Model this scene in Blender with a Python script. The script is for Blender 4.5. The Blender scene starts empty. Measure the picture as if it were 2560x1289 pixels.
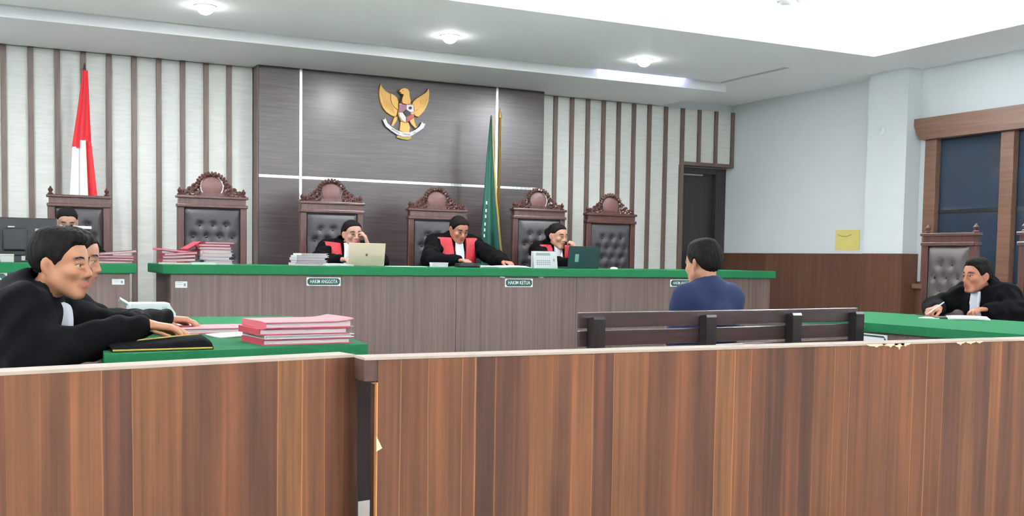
import bpy, bmesh, math, random
import numpy as np
from mathutils import Vector, Matrix

random.seed(7)
SC = bpy.context.scene
COL = SC.collection

# ------------------------------------------------------------------ camera
F_PX, PP_Y, CAM_H = 2643.0, 798.0, 1.12
YAW, PITCH, ROLL = 0.46, 0.058, -0.016
_cy, _sy, _cp, _sp = math.cos(YAW), math.sin(YAW), math.cos(PITCH), math.sin(PITCH)
_f = Vector((_sy*_cp, _cy*_cp, -_sp)); _r = Vector((_cy, -_sy, 0)); _d = _f.cross(_r)
_cr, _sr = math.cos(ROLL), math.sin(ROLL)
CR = _cr*_r + _sr*_d; CD = -_sr*_r + _cr*_d; CF = _f
cam = bpy.data.cameras.new('camera'); cam_o = bpy.data.objects.new('camera', cam); COL.objects.link(cam_o)
m = Matrix.Identity(4)
for i in range(3):
    m[i][0] = CR[i]; m[i][1] = -CD[i]; m[i][2] = -CF[i]
m[2][3] = CAM_H
cam_o.matrix_world = m
cam.sensor_width = 36.0; cam.lens = 36.0*F_PX/2560.0
cam.shift_y = (PP_Y - 644.5)/2560.0
cam.clip_start = 0.05; cam.clip_end = 100
SC.camera = cam_o

def at(x, y, depth):
    "point at a given distance along the view axis"
    return Vector((0, 0, CAM_H)) + depth*(CF + CR*((x-1280)/F_PX) + CD*((y-PP_Y)/F_PX))
def on_y(x, y, v):
    q = CF + CR*((x-1280)/F_PX) + CD*((y-PP_Y)/F_PX)
    return Vector((0, 0, CAM_H)) + q*(v/q.y)

# ------------------------------------------------------------------ light
world = bpy.data.worlds.new('daylight'); SC.world = world; world.use_nodes = True
_bg = world.node_tree.nodes['Background']
_bg.inputs[0].default_value = (0.93, 0.97, 1.0, 1); _bg.inputs[1].default_value = 0.6
vs = SC.view_settings
vs.view_transform = 'Standard'; vs.look = 'None'; vs.exposure = 0.55; vs.gamma = 1.0; vs.use_curve_mapping = False
COVE_POWER = 42.0      # per metre of hidden strip
DOWN_POWER = 30.0

def area(name, loc, rot, sx, sy, power, color=(1, 1, 1)):
    l = bpy.data.lights.new(name, 'AREA'); l.shape = 'RECTANGLE'; l.size = sx; l.size_y = sy
    l.energy = power; l.color = color
    o = bpy.data.objects.new(name, l); o.location = loc; o.rotation_euler = rot; COL.objects.link(o)
    return o
# fluorescent strips lying on the cove ledge, shining up into the tray (tray: x -3..7.44, y -1..7.48)
CX0, CX1, CY0, CY1, ZC, ZT = -3.0, 7.44, -1.0, 7.48, 3.05, 3.36
PI = math.pi
area('cove_strip_back', (2.2, CY1+0.13, ZC+0.10), (PI-0.5, 0, 0), 10.3, 0.10, COVE_POWER*10.3, (0.97, 1, 1))
area('cove_strip_right', (CX1+0.13, 3.2, ZC+0.10), (0, PI+0.5, 0), 0.10, 8.3, COVE_POWER*8.3, (0.97, 1, 1))
area('cove_strip_front', (2.2, CY0-0.13, ZC+0.10), (PI+0.5, 0, 0), 10.3, 0.10, COVE_POWER*10.3, (0.97, 1, 1))
area('cove_strip_left', (CX0-0.13, 3.2, ZC+0.10), (0, PI-0.5, 0), 0.10, 8.3, COVE_POWER*8.3, (0.97, 1, 1))

# ------------------------------------------------------------------ materials
MATS = {}
def srgb(r, g, b):
    def c(v):
        v /= 255.0
        return v/12.92 if v <= 0.04045 else ((v+0.055)/1.055)**2.4
    return (c(r), c(g), c(b), 1.0)
def new_mat(name):
    mt = bpy.data.materials.new(name); mt.use_nodes = True
    nt = mt.node_tree
    return mt, nt, nt.nodes['Principled BSDF']
def plain(name, rgb, rough=0.6, metal=0.0, spec=0.5, var=0.0, scale=30.0, bump=0.0, emit=None, coat=0.0):
    if name in MATS: return MATS[name]
    mt, nt, b = new_mat(name)
    c = srgb(*rgb)
    b.inputs['Base Color'].default_value = c
    b.inputs['Roughness'].default_value = rough; b.inputs['Metallic'].default_value = metal
    b.inputs['Specular IOR Level'].default_value = spec
    if coat: b.inputs['Coat Weight'].default_value = coat
    if var or bump:
        tc = nt.nodes.new('ShaderNodeTexCoord')
        nz = nt.nodes.new('ShaderNodeTexNoise'); nz.inputs['Scale'].default_value = scale; nz.inputs['Detail'].default_value = 4
        nt.links.new(tc.outputs['Object'], nz.inputs['Vector'])
        if var:
            mx = nt.nodes.new('ShaderNodeMix'); mx.data_type = 'RGBA'
            mx.inputs[6].default_value = tuple(max(0, v*(1-var)) for v in c[:3])+(1,)
            mx.inputs[7].default_value = tuple(min(1, v*(1+var)) for v in c[:3])+(1,)
            nt.links.new(nz.outputs['Fac'], mx.inputs[0]); nt.links.new(mx.outputs[2], b.inputs['Base Color'])
        if bump:
            bp = nt.nodes.new('ShaderNodeBump'); bp.inputs['Strength'].default_value = bump; bp.inputs['Distance'].default_value = 0.01
            nt.links.new(nz.outputs['Fac'], bp.inputs['Height']); nt.links.new(bp.outputs['Normal'], b.inputs['Normal'])
    if emit:
        b.inputs['Emission Color'].default_value = c; b.inputs['Emission Strength'].default_value = emit
    MATS[name] = mt
    return mt
def wood(name, cols, grain='Z', across=40.0, along=1.2, rough=0.4, coat=0.0, bump=0.05, spec=0.5):
    "fine streaky wood: noise stretched along the grain axis"
    if name in MATS: return MATS[name]
    mt, nt, b = new_mat(name)
    tc = nt.nodes.new('ShaderNodeTexCoord'); mp = nt.nodes.new('ShaderNodeMapping')
    s = [across]*3; s['XYZ'.index(grain)] = along
    mp.inputs['Scale'].default_value = s
    nz = nt.nodes.new('ShaderNodeTexNoise'); nz.inputs['Scale'].default_value = 1.0; nz.inputs['Detail'].default_value = 6; nz.inputs['Roughness'].default_value = 0.65
    cr = nt.nodes.new('ShaderNodeValToRGB')
    el = cr.color_ramp.elements
    n = len(cols)
    el[0].position = 0.30; el[0].color = srgb(*cols[0]); el[1].position = 0.70; el[1].color = srgb(*cols[-1])
    for i in range(1, n-1):
        e = el.new(0.30+0.40*i/(n-1)); e.color = srgb(*cols[i])
    nt.links.new(tc.outputs['Object'], mp.inputs['Vector']); nt.links.new(mp.outputs['Vector'], nz.inputs['Vector'])
    nt.links.new(nz.outputs['Fac'], cr.inputs['Fac']); nt.links.new(cr.outputs['Color'], b.inputs['Base Color'])
    b.inputs['Roughness'].default_value = rough; b.inputs['Coat Weight'].default_value = coat
    b.inputs['Specular IOR Level'].default_value = spec
    if bump:
        bp = nt.nodes.new('ShaderNodeBump'); bp.inputs['Strength'].default_value = bump; bp.inputs['Distance'].default_value = 0.004
        nt.links.new(nz.outputs['Fac'], bp.inputs['Height']); nt.links.new(bp.outputs['Normal'], b.inputs['Normal'])
    MATS[name] = mt
    return mt
def plank_laminate(name):
    "printed laminate: vertical strips of uneven width and tone with pale joints and grain"
    mt, nt, b = new_mat(name); N = nt.nodes.new; L = nt.links.new
    tc = N('ShaderNodeTexCoord'); sp = N('ShaderNodeSeparateXYZ'); L(tc.outputs['Object'], sp.inputs[0])
    def math_n(op, a, b_=None):
        q = N('ShaderNodeMath'); q.operation = op
        for i, v in enumerate((a, b_)):
            if v is None: continue
            if isinstance(v, (int, float)): q.inputs[i].default_value = v
            else: L(v, q.inputs[i])
        return q.outputs[0]
    # a slow wobble along the height makes the strips run a little off plumb, as in the print
    wn = N('ShaderNodeTexNoise'); wn.noise_dimensions = '2D'; mpw = N('ShaderNodeMapping'); mpw.inputs['Scale'].default_value = (6, 1, 1.2)
    cx = N('ShaderNodeCombineXYZ'); L(sp.outputs['X'], cx.inputs[0]); L(sp.outputs['Z'], cx.inputs[1])
    mpw.inputs['Scale'].default_value = (5, 1.3, 1); L(cx.outputs[0], mpw.inputs[0]); L(mpw.outputs[0], wn.inputs['Vector']); wn.inputs['Scale'].default_value = 1
    xw = math_n('ADD', sp.outputs['X'], math_n('MULTIPLY', math_n('SUBTRACT', wn.outputs['Fac'], 0.5), 0.012))
    vo = N('ShaderNodeTexVoronoi'); vo.voronoi_dimensions = '1D'; vo.inputs['Scale'].default_value = 11.5; vo.inputs['Randomness'].default_value = 1.0; L(xw, vo.inputs['W'])
    ve = N('ShaderNodeTexVoronoi'); ve.voronoi_dimensions = '1D'; ve.feature = 'DISTANCE_TO_EDGE'; ve.inputs['Scale'].default_value = 11.5; L(xw, ve.inputs['W'])
    cr = N('ShaderNodeValToRGB'); el = cr.color_ramp.elements
    stops = [(0.0, (70, 38, 21)), (0.2, (94, 53, 27)), (0.38, (106, 63, 33)), (0.52, (77, 41, 25)), (0.68, (113, 69, 37)), (0.84, (89, 48, 26)), (1.0, (119, 76, 41))]
    el[0].position, el[0].color = stops[0][0], srgb(*stops[0][1]); el[1].position, el[1].color = 1.0, srgb(*stops[-1][1])
    for p, c in stops[1:-1]:
        e = el.new(p); e.color = srgb(*c)
    sc_ = N('ShaderNodeSeparateColor'); L(vo.outputs['Color'], sc_.inputs[0]); L(sc_.outputs[0], cr.inputs[0])
    # grain
    mp = N('ShaderNodeMapping'); mp.inputs['Scale'].default_value = (55, 55, 1.0); L(tc.outputs['Object'], mp.inputs[0])
    g = N('ShaderNodeTexNoise'); g.inputs['Scale'].default_value = 1; g.inputs['Detail'].default_value = 6; g.inputs['Roughness'].default_value = 0.6; L(mp.outputs[0], g.inputs['Vector'])
    g2 = N('ShaderNodeTexNoise'); mp2 = N('ShaderNodeMapping'); mp2.inputs['Scale'].default_value = (16, 16, 0.9); L(tc.outputs['Object'], mp2.inputs[0]); L(mp2.outputs[0], g2.inputs['Vector']); g2.inputs['Scale'].default_value = 1; g2.inputs['Detail'].default_value = 3
    gr = N('ShaderNodeMapRange'); gr.inputs[1].default_value = 0.3; gr.inputs[2].default_value = 0.7; gr.inputs[3].default_value = 0.58; gr.inputs[4].default_value = 1.34; L(g.outputs['Fac'], gr.inputs[0])
    gr2 = N('ShaderNodeMapRange'); gr2.inputs[1].default_value = 0.3; gr2.inputs[2].default_value = 0.7; gr2.inputs[3].default_value = 0.62; gr2.inputs[4].default_value = 1.34; L(g2.outputs['Fac'], gr2.inputs[0])
    mul = math_n('MULTIPLY', gr.outputs[0], gr2.outputs[0])
    mx = N('ShaderNodeVectorMath'); mx.operation = 'SCALE'; L(cr.outputs['Color'], mx.inputs[0]); L(mul, mx.inputs['Scale'])
    # pale joint lines on some of the strips
    edge = N('ShaderNodeMapRange'); edge.inputs[1].default_value = 0.01; edge.inputs[2].default_value = 0.045; edge.inputs[3].default_value = 0.6; edge.inputs[4].default_value = 0.0; L(ve.outputs['Distance'], edge.inputs[0])
    some = math_n('GREATER_THAN', sc_.outputs[1], 0.62)
    ef = math_n('MULTIPLY', edge.outputs[0], some)
    fin = N('ShaderNodeMix'); fin.data_type = 'RGBA'; fin.inputs[7].default_value = srgb(168, 112, 60); L(ef, fin.inputs[0]); L(mx.outputs[0], fin.inputs[6])
    L(fin.outputs[2], b.inputs['Base Color']); b.inputs['Roughness'].default_value = 0.42
    return mt
def attr_mat(name, rough=0.5, spec=0.4, sss=0.0):
    if name in MATS: return MATS[name]
    mt, nt, b = new_mat(name)
    a = nt.nodes.new('ShaderNodeAttribute'); a.attribute_name = 'tint'
    nt.links.new(a.outputs['Color'], b.inputs['Base Color']); b.inputs['Roughness'].default_value = rough
    b.inputs['Specular IOR Level'].default_value = spec
    MATS[name] = mt
    return mt

M_WALL = plain('white_wall_paint', (220, 227, 229), 0.65, var=0.03, scale=3)
M_CEIL = plain('ceiling_paint', (243, 245, 248), 0.75, var=0.02, scale=2)
M_CLAD = wood('white_cladding', [(202, 206, 200), (212, 215, 209), (220, 222, 216)], grain='X', across=45, along=5, rough=0.45, bump=0.03)
M_SLAT = wood('slat_wood', [(84, 69, 63), (102, 85, 76), (116, 100, 88)], grain='Z', across=60, along=2, rough=0.45)
M_DARKPANEL = wood('dark_veneer', [(59, 50, 50), (70, 61, 61), (83, 74, 72)], grain='X', across=55, along=2.2, rough=0.28, bump=0.06)
M_CHROME = plain('brushed_steel', (235, 235, 235), 0.22, metal=1.0, var=0.08, scale=18, bump=0.25)
M_WAINSCOT = wood('wainscot_laminate', [(74, 46, 35), (90, 58, 43), (102, 67, 50)], grain='Z', across=22, along=1.0, rough=0.38)
M_DOOR = wood('dark_door', [(35, 29, 32), (43, 37, 40), (51, 43, 46)], grain='Z', across=40, along=1.0, rough=0.35)
M_CASING = wood('window_casing', [(90, 61, 46), (104, 74, 58), (114, 83, 66)], grain='Y', across=35, along=1.5, rough=0.4)
M_GLASS = plain('tinted_glass', (38, 52, 66), 0.06, spec=0.7)
M_DESK = wood('desk_laminate', [(74, 59, 56), (90, 74, 69), (99, 83, 77), (109, 93, 85)], grain='Z', across=46, along=0.7, rough=0.42)
M_BAIZE = plain('green_baize', (32, 98, 62), 0.95, spec=0.1, var=0.14, scale=60, bump=0.15)
M_FLOOR = plain('floor_tile', (226, 224, 218), 0.25, var=0.04, scale=2)
M_PLANK = plank_laminate('plank_laminate')
M_RAWBOARD = plain('pale_raw_board', (166, 150, 136), 0.7, var=0.12, scale=14)
M_CHAIRWOOD = wood('mahogany', [(58, 34, 30), (74, 45, 40), (88, 56, 50)], grain='Z', across=50, along=3, rough=0.3, coat=0.25)
M_LEATHER = plain('dark_leather', (50, 47, 50), 0.46, var=0.10, scale=25, bump=0.08, coat=0.0)
M_LEATHER2 = plain('brown_leather', (70, 62, 61), 0.46, var=0.10, scale=25, bump=0.08, coat=0.0)
M_BENCH = wood('bench_wood', [(46, 34, 35), (58, 43, 43), (67, 51, 50)], grain='X', across=40, along=2, rough=0.28, coat=0.3)
M_BENCHPOST = wood('bench_post', [(27, 24, 24), (35, 30, 30), (42, 37, 35)], grain='Z', across=40, along=2, rough=0.3, coat=0.2)
M_PAPER = plain('white_paper', (219, 221, 223), 0.7, var=0.02, scale=40)
M_PAGES = plain('page_edges', (210, 192, 195), 0.75, var=0.06, scale=90)
M_RED = plain('red_card', (165, 50, 67), 0.55, var=0.06, scale=8)
M_PINK = plain('pink_card', (189, 90, 102), 0.55, var=0.05, scale=8)
M_MAROON = plain('maroon_card', (134, 48, 67), 0.55, var=0.08, scale=8)
M_BLACK = plain('black_cloth', (11, 11, 13), 0.9, spec=0.08, var=0.2, scale=14, bump=0.35)
M_BLACKPLASTIC = plain('black_plastic', (22, 23, 27), 0.4)
M_HAIR = wood('black_hair', [(13, 11, 11), (21, 18, 18), (30, 27, 26)], grain='Z', across=120, along=30, rough=0.8, bump=0.25, spec=0.12)
M_ROBERED = plain('red_satin', (165, 27, 38), 0.55, var=0.10, scale=12)
M_BIB = plain('white_pleated_cloth', (216, 219, 229), 0.7)
M_NAVY = plain('navy_jersey', (29, 38, 67), 0.85, spec=0.2, var=0.10, scale=14, bump=0.08)
M_GOLD = plain('emblem_gold', (174, 134, 67), 0.32, metal=0.35, var=0.10, scale=30)
M_YELLOW = plain('yellow_trim', (165, 142, 67), 0.5)
M_SKINATTR = attr_mat('skin', 0.5, 0.35)
M_EYEATTR = attr_mat('eye_surface', 0.15, 0.5)
# ------------------------------------------------------------------ mesh helpers
class MB:
    def __init__(s): s.v = []; s.f = []
    def add(s, verts, faces):
        o = len(s.v); s.v += [tuple(p) for p in verts]; s.f += [tuple(i+o for i in f) for f in faces]; return s
    def box(s, x0, y0, z0, x1, y1, z1, mtx=None, ch=0.0):
        if ch <= 0:
            v = [(x0, y0, z0), (x1, y0, z0), (x1, y1, z0), (x0, y1, z0), (x0, y0, z1), (x1, y0, z1), (x1, y1, z1), (x0, y1, z1)]
            f = [(0, 3, 2, 1), (4, 5, 6, 7), (0, 1, 5, 4), (1, 2, 6, 5), (2, 3, 7, 6), (3, 0, 4, 7)]
        else:
            bm = bmesh.new(); bmesh.ops.create_cube(bm, size=1)
            for q in bm.verts:
                q.co = Vector(((x0+x1)/2+q.co.x*(x1-x0), (y0+y1)/2+q.co.y*(y1-y0), (z0+z1)/2+q.co.z*(z1-z0)))
            bmesh.ops.bevel(bm, geom=bm.edges[:], offset=ch, segments=2, profile=0.5, affect='EDGES')
            bm.verts.index_update()
            v = [q.co.copy() for q in bm.verts]; f = [tuple(q.index for q in fc.verts) for fc in bm.faces]; bm.free()
        if mtx is not None: v = [mtx @ Vector(p) for p in v]
        return s.add(v, f)
    def prism(s, poly, axis, a, b, inset=0.0):
        "extrude a 2D outline along axis from a to b; inset shrinks the b face"
        n = len(poly)
        cx = sum(p[0] for p in poly)/n; cy = sum(p[1] for p in poly)/n
        def P(p, t, k):
            u, w = cx+(p[0]-cx)*k, cy+(p[1]-cy)*k
            return {'X': (t, u, w), 'Y': (u, t, w), 'Z': (u, w, t)}[axis]
        v = [P(p, a, 1) for p in poly] + [P(p, b, 1-inset) for p in poly]
        f = [tuple(range(n-1, -1, -1)), tuple(range(n, 2*n))] + [(i, (i+1) % n, n+(i+1) % n, n+i) for i in range(n)]
        return s.add(v, f)
    def tube(s, pts, r, seg=8, caps=True):
        pts = [Vector(p) for p in pts]; n = len(pts)
        rr = r if isinstance(r, (list, tuple)) else [r]*n
        vs_, fs = [], []
        up = None
        for i, p in enumerate(pts):
            t = (pts[min(i+1, n-1)]-pts[max(i-1, 0)]).normalized()
            if up is None:
                up = t.orthogonal().normalized()
            up = (up - t*up.dot(t)); up = up.normalized() if up.length > 1e-6 else t.orthogonal().normalized()
            sd = t.cross(up)
            for k in range(seg):
                a = 2*PI*k/seg
                vs_.append(p + (up*math.cos(a)+sd*math.sin(a))*rr[i])
        for i in range(n-1):
            for k in range(seg):
                k2 = (k+1) % seg
                fs.append((i*seg+k, i*seg+k2, (i+1)*seg+k2, (i+1)*seg+k))
        if caps:
            fs.append(tuple(range(seg-1, -1, -1))); fs.append(tuple((n-1)*seg+k for k in range(seg)))
        return s.add(vs_, fs)
    def lathe(s, prof, loc=(0, 0, 0), seg=16, axis='Z'):
        vs_, fs = [], []
        for r, z in prof:
            for k in range(seg):
                a = 2*PI*k/seg
                x, y = r*math.cos(a), r*math.sin(a)
                p = {'Z': (x, y, z), 'Y': (x, z, y), 'X': (z, x, y)}[axis]
                vs_.append((p[0]+loc[0], p[1]+loc[1], p[2]+loc[2]))
        n = len(prof)
        for i in range(n-1):
            for k in range(seg):
                k2 = (k+1) % seg
                fs.append((i*seg+k, i*seg+k2, (i+1)*seg+k2, (i+1)*seg+k))
        fs.append(tuple(range(seg-1, -1, -1))); fs.append(tuple((n-1)*seg+k for k in range(seg)))
        return s.add(vs_, fs)
    def ball(s, c, r, seg=10, rings=6):
        rx, ry, rz = r if isinstance(r, (tuple, list)) else (r, r, r)
        vs_ = [(c[0], c[1], c[2]-rz)]
        for i in range(1, rings):
            t = -PI/2+PI*i/rings
            for k in range(seg):
                a = 2*PI*k/seg
                vs_.append((c[0]+rx*math.cos(t)*math.cos(a), c[1]+ry*math.cos(t)*math.sin(a), c[2]+rz*math.sin(t)))
        vs_.append((c[0], c[1], c[2]+rz)); fs = []
        for k in range(seg):
            fs.append((0, 1+(k+1) % seg, 1+k))
            fs.append((len(vs_)-1, 1+(rings-2)*seg+k, 1+(rings-2)*seg+(k+1) % seg))
        for i in range(rings-2):
            for k in range(seg):
                k2 = (k+1) % seg
                fs.append((1+i*seg+k, 1+i*seg+k2, 1+(i+1)*seg+k2, 1+(i+1)*seg+k))
        return s.add(vs_, fs)
    def grid(s, nx, ny, fn):
        vs_ = [fn(i/(nx-1), j/(ny-1)) for j in range(ny) for i in range(nx)]
        fs = [(j*nx+i, j*nx+i+1, (j+1)*nx+i+1, (j+1)*nx+i) for j in range(ny-1) for i in range(nx-1)]
        return s.add(vs_, fs)
    def slab(s, nx, ny, fn, thick, direction=(0, 0, -1)):
        "a curved sheet with thickness"
        d = Vector(direction)*thick
        top = [Vector(fn(i/(nx-1), j/(ny-1))) for j in range(ny) for i in range(nx)]
        n = len(top)
        vs_ = top+[p+d for p in top]; fs = []
        for j in range(ny-1):
            for i in range(nx-1):
                a, b, c, e = j*nx+i, j*nx+i+1, (j+1)*nx+i+1, (j+1)*nx+i
                fs += [(a, b, c, e), (n+e, n+c, n+b, n+a)]
        ring = list(range(nx))+[j*nx+nx-1 for j in range(1, ny)]+[(ny-1)*nx+i for i in range(nx-2, -1, -1)]+[j*nx for j in range(ny-2, 0, -1)]
        for q in range(len(ring)):
            a, b = ring[q], ring[(q+1) % len(ring)]
            fs.append((a, n+a, n+b, b))
        return s.add(vs_, fs)
    def mesh(s, name, mat, smooth=False):
        me = bpy.data.meshes.new(name); me.from_pydata(s.v, [], s.f)
        bm = bmesh.new(); bm.from_mesh(me); bmesh.ops.recalc_face_normals(bm, faces=bm.faces[:]); bm.to_mesh(me); bm.free()
        if smooth:
            me.polygons.foreach_set('use_smooth', [True]*len(me.polygons))
            try: me.set_sharp_from_angle(angle=math.radians(40))
            except Exception: pass
        me.materials.append(mat); me.update()
        return me
    def build(s, name, mat, parent=None, smooth=False):
        return link(name, s.mesh(name, mat, smooth), parent)
def link(name, me, parent=None, loc=None, rot=None):
    o = bpy.data.objects.new(name, me); COL.objects.link(o)
    if parent is not None: o.parent = parent
    if loc is not None: o.location = loc
    if rot is not None: o.rotation_euler = rot
    return o
def tag(o, label=None, cat=None, group=None, kind=None):
    if label: o['label'] = label
    if cat: o['category'] = cat
    if group: o['group'] = group
    if kind: o['kind'] = kind
    return o
def thing(name, label, cat, loc=(0, 0, 0), rz=0.0, group=None, kind=None):
    o = bpy.data.objects.new(name, None); COL.objects.link(o); o.location = loc; o.rotation_euler = (0, 0, rz)
    o.empty_display_size = 0.1
    return tag(o, label, cat, group, kind)
def centred(name, mb, mat, smooth=False):
    "one-mesh thing whose origin sits at the centre of its base"
    xs = [p[0] for p in mb.v]; ys = [p[1] for p in mb.v]; zs = [p[2] for p in mb.v]
    c = ((min(xs)+max(xs))/2, (min(ys)+max(ys))/2, min(zs))
    mb.v = [(p[0]-c[0], p[1]-c[1], p[2]-c[2]) for p in mb.v]
    o = mb.build(name, mat, None, smooth); o.location = c
    return o
def text_mesh(txt, size, extrude=0.001):
    cu = bpy.data.curves.new('lettering', 'FONT'); cu.body = txt; cu.size = size; cu.extrude = extrude
    cu.align_x = 'CENTER'; cu.align_y = 'CENTER'; cu.resolution_u = 2; cu.offset = size*0.006
    o = bpy.data.objects.new('lettering', cu); COL.objects.link(o)
    bpy.context.view_layer.update()
    me = bpy.data.meshes.new_from_object(o.evaluated_get(bpy.context.evaluated_depsgraph_get()))
    bpy.data.objects.remove(o)
    return me

# ------------------------------------------------------------------ setting
YB, YCLAD, XR = 10.82, 10.67, 8.315
DAIS = 0.25
def struct(name, mb, mat, label=None):
    o = mb.build(name, mat); tag(o, label, None, None, 'structure'); return o
struct('floor', MB().box(-6, -4, -0.1, XR+0.3, 11.2, 0), M_FLOOR, 'pale tiled floor of the courtroom')
struct('floor_dais', MB().box(-6, 7.45, 0, XR, YB, DAIS), M_FLOOR, 'raised dais under the judges desk')
wb = struct('wall_back', MB().box(-6, YB, 0, 7.52, YB+0.2, 3.05).box(7.52, YB, 2.27, XR+0.2, YB+0.2, 3.05).box(-6, YCLAD+0.03, 2.96, XR, YB, 3.05), M_WALL, 'back wall clad with white panels, brown slats and a dark centre panel')
wr = struct('wall_right', MB().box(XR, 7.62, 0, XR+0.2, YB+0.2, 3.05).box(XR, 4.9, 0, XR+0.2, 7.62, 0.95).box(XR, 4.9, 2.36, XR+0.2, 7.62, 3.05).box(XR, -4, 0, XR+0.2, 4.9, 3.05), M_WALL, 'white right wall above brown wainscot')
struct('wall_left', MB().box(-6.2, -4, 0, -6, YB+0.2, 3.05), M_WALL, 'white left wall outside the view')
# pillar
struct('wall_pillar', MB().box(8.12, 7.70, 0, XR, 8.22, 3.05), M_WALL, 'white square pillar standing out of the right wall')
# ceiling: flat soffit with a raised tray, a dropped bulkhead at the back and a dark slot
sl0, sl1 = 9.37, 9.44
c = MB()
ZU = ZC+0.07
def cbox(x0, y0, x1, y1, z0=ZC, z1=ZU): c.box(x0, y0, z0, x1, y1, z1)
cbox(-6, 9.44, 7.24, YB)                      # behind the slot (covered by bulkhead)
cbox(7.24, 9.44, XR, YB)
cbox(-6, CY1, 7.10, sl0)                      # between tray and slot
cbox(7.10, CY1, 7.17, 8.33)
cbox(7.17, CY1, XR, sl1)
cbox(CX1, -4, XR, CY1); cbox(-6, -4, CX0, CY1); cbox(CX0, -4, CX1, CY0)
ceil = struct('ceiling', c, M_CEIL, 'white ceiling with a lit raised tray and a dark slot')
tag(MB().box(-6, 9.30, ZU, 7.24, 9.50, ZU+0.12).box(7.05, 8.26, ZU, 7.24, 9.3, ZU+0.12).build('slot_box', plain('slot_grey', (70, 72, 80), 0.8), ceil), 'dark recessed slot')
MB().box(-6, 9.44, 2.965, 7.24, YB, ZC-0.0005).build('bulkhead', M_CEIL, ceil)
t = MB(); e = 0.30
t.box(CX0-e, CY0-e, ZT, CX1+e, CY1+e, ZT+0.08)
t.box(CX0-e, CY1+e-0.04, ZU, CX1+e, CY1+e, ZT).box(CX0-e, CY0-e, ZU, CX1+e, CY0-e+0.04, ZT).box(CX1+e-0.04, CY0-e, ZU, CX1+e, CY1+e, ZT).box(CX0-e, CY0-e, ZU, CX0-e+0.04, CY1+e, ZT)
t.build('tray', M_CEIL, ceil)
# small lit LED run lying in the slot
MB().box(5.62, 9.385, 3.056, 6.68, 9.425, 3.066).build('led_run', plain('led_violet', (205, 200, 255), 0.5, emit=6.0), ceil)

# cladding: white panels with brown slats
SL_L = [-0.085, 0.137, 0.360, 0.583, 0.806, 1.030, 1.253, 1.476, 1.696, 1.917, 2.138]
SL_R = [5.789, 6.003, 6.214, 6.424, 6.631, 6.841, 7.060, 7.294, 7.538]
SL_D = [7.538, 7.786, 8.038, 8.290]
slat_me = MB().box(-0.024, -0.028, DAIS, 0.024, 0, 2.955).mesh('slat', M_SLAT)
slat_sh = MB().box(-0.022, -0.028, 2.30, 0.022, 0, 2.955).mesh('slat', M_SLAT)
def panel(x0, x1, z0): MB().box(x0, YCLAD, z0, x1, YCLAD+0.05, 2.958).build('white_panel', M_CLAD, wb)
for i, x in enumerate(SL_L):
    link('slat', slat_me, wb, (x, YCLAD, 0))
    panel(x+0.001, (SL_L[i+1] if i+1 < len(SL_L) else 2.37)-0.001, DAIS)
panel(-1.0, SL_L[0]-0.001, DAIS)
panel(5.56, SL_R[0]-0.001, DAIS)
for i, x in enumerate(SL_R):
    link('slat', slat_me, wb, (x, YCLAD, 0))
    if i+1 < len(SL_R): panel(x+0.001, SL_R[i+1]-0.001, DAIS)
for i, x in enumerate(SL_D):
    if i: link('slat', slat_sh, wb, (x, YCLAD, 0))
    if i+1 < len(SL_D): panel(x+0.001, SL_D[i+1]-0.001, 2.32)
MB().box(7.52, YCLAD-0.03, 2.28, 8.312, YB, 2.32).build('door_head_trim', M_SLAT, wb)
MB().box(7.505, YCLAD-0.005, DAIS, 7.555, YB, 2.28).build('door_side_trim', M_SLAT, wb)
# dark centre panel
YP = 10.47
PX0, PX1 = 2.375, 5.55
VX = [on_y(752, 340, YP).x, on_y(1241, 400, YP).x]
ZH = (on_y(640, 437, YP).z+on_y(1330, 472, YP).z)/2
MB().box(PX0, YP+0.012, DAIS, PX1, YCLAD+0.02, 2.962).build('panel_core', M_SLAT, wb)
cols = [PX0, VX[0], VX[1], PX1]
for i in range(3):
    for z0, z1 in ((DAIS, ZH), (ZH, 2.962)):
        MB().box(cols[i]+0.013, YP, z0+(0.013 if z0 == ZH else 0), cols[i+1]-0.013, YP+0.012, z1-(0.013 if z1 == ZH else 0), ch=0.002).build('veneer_panel', M_DARKPANEL, wb)
for x in VX: MB().box(x-0.013, YP+0.002, DAIS, x+0.013, YP+0.012, 2.962).build('steel_strip', M_CHROME, wb)
for a, b in zip(cols[:-1], cols[1:]): MB().box(a+0.014, YP+0.002, ZH-0.013, b-0.014, YP+0.012, ZH+0.013).build('steel_strip', M_CHROME, wb)

# wainscot on the right wall and the pillar
tr = struct('trim_1', MB().box(XR-0.02, 8.22, 0, XR, YB, 1.225), M_WAINSCOT, 'brown wooden wainscot on the right wall')
for y0, y1 in ((8.23, 9.1), (9.105, 9.95), (9.955, 10.8)):
    MB().box(XR-0.026, y0, 0.01, XR-0.02, y1, 1.215, ch=0.002).build('wainscot_board', M_WAINSCOT, tr)
tp = struct('trim_2', MB().box(8.10, 7.68, 0, XR, 8.225, 1.225), M_WAINSCOT, 'brown wainscot wrapped around the pillar')
struct('trim_3', MB().box(XR-0.02, 4.2, 0, XR, 7.68, 0.95), M_WAINSCOT, 'brown wainscot under the window')
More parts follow.
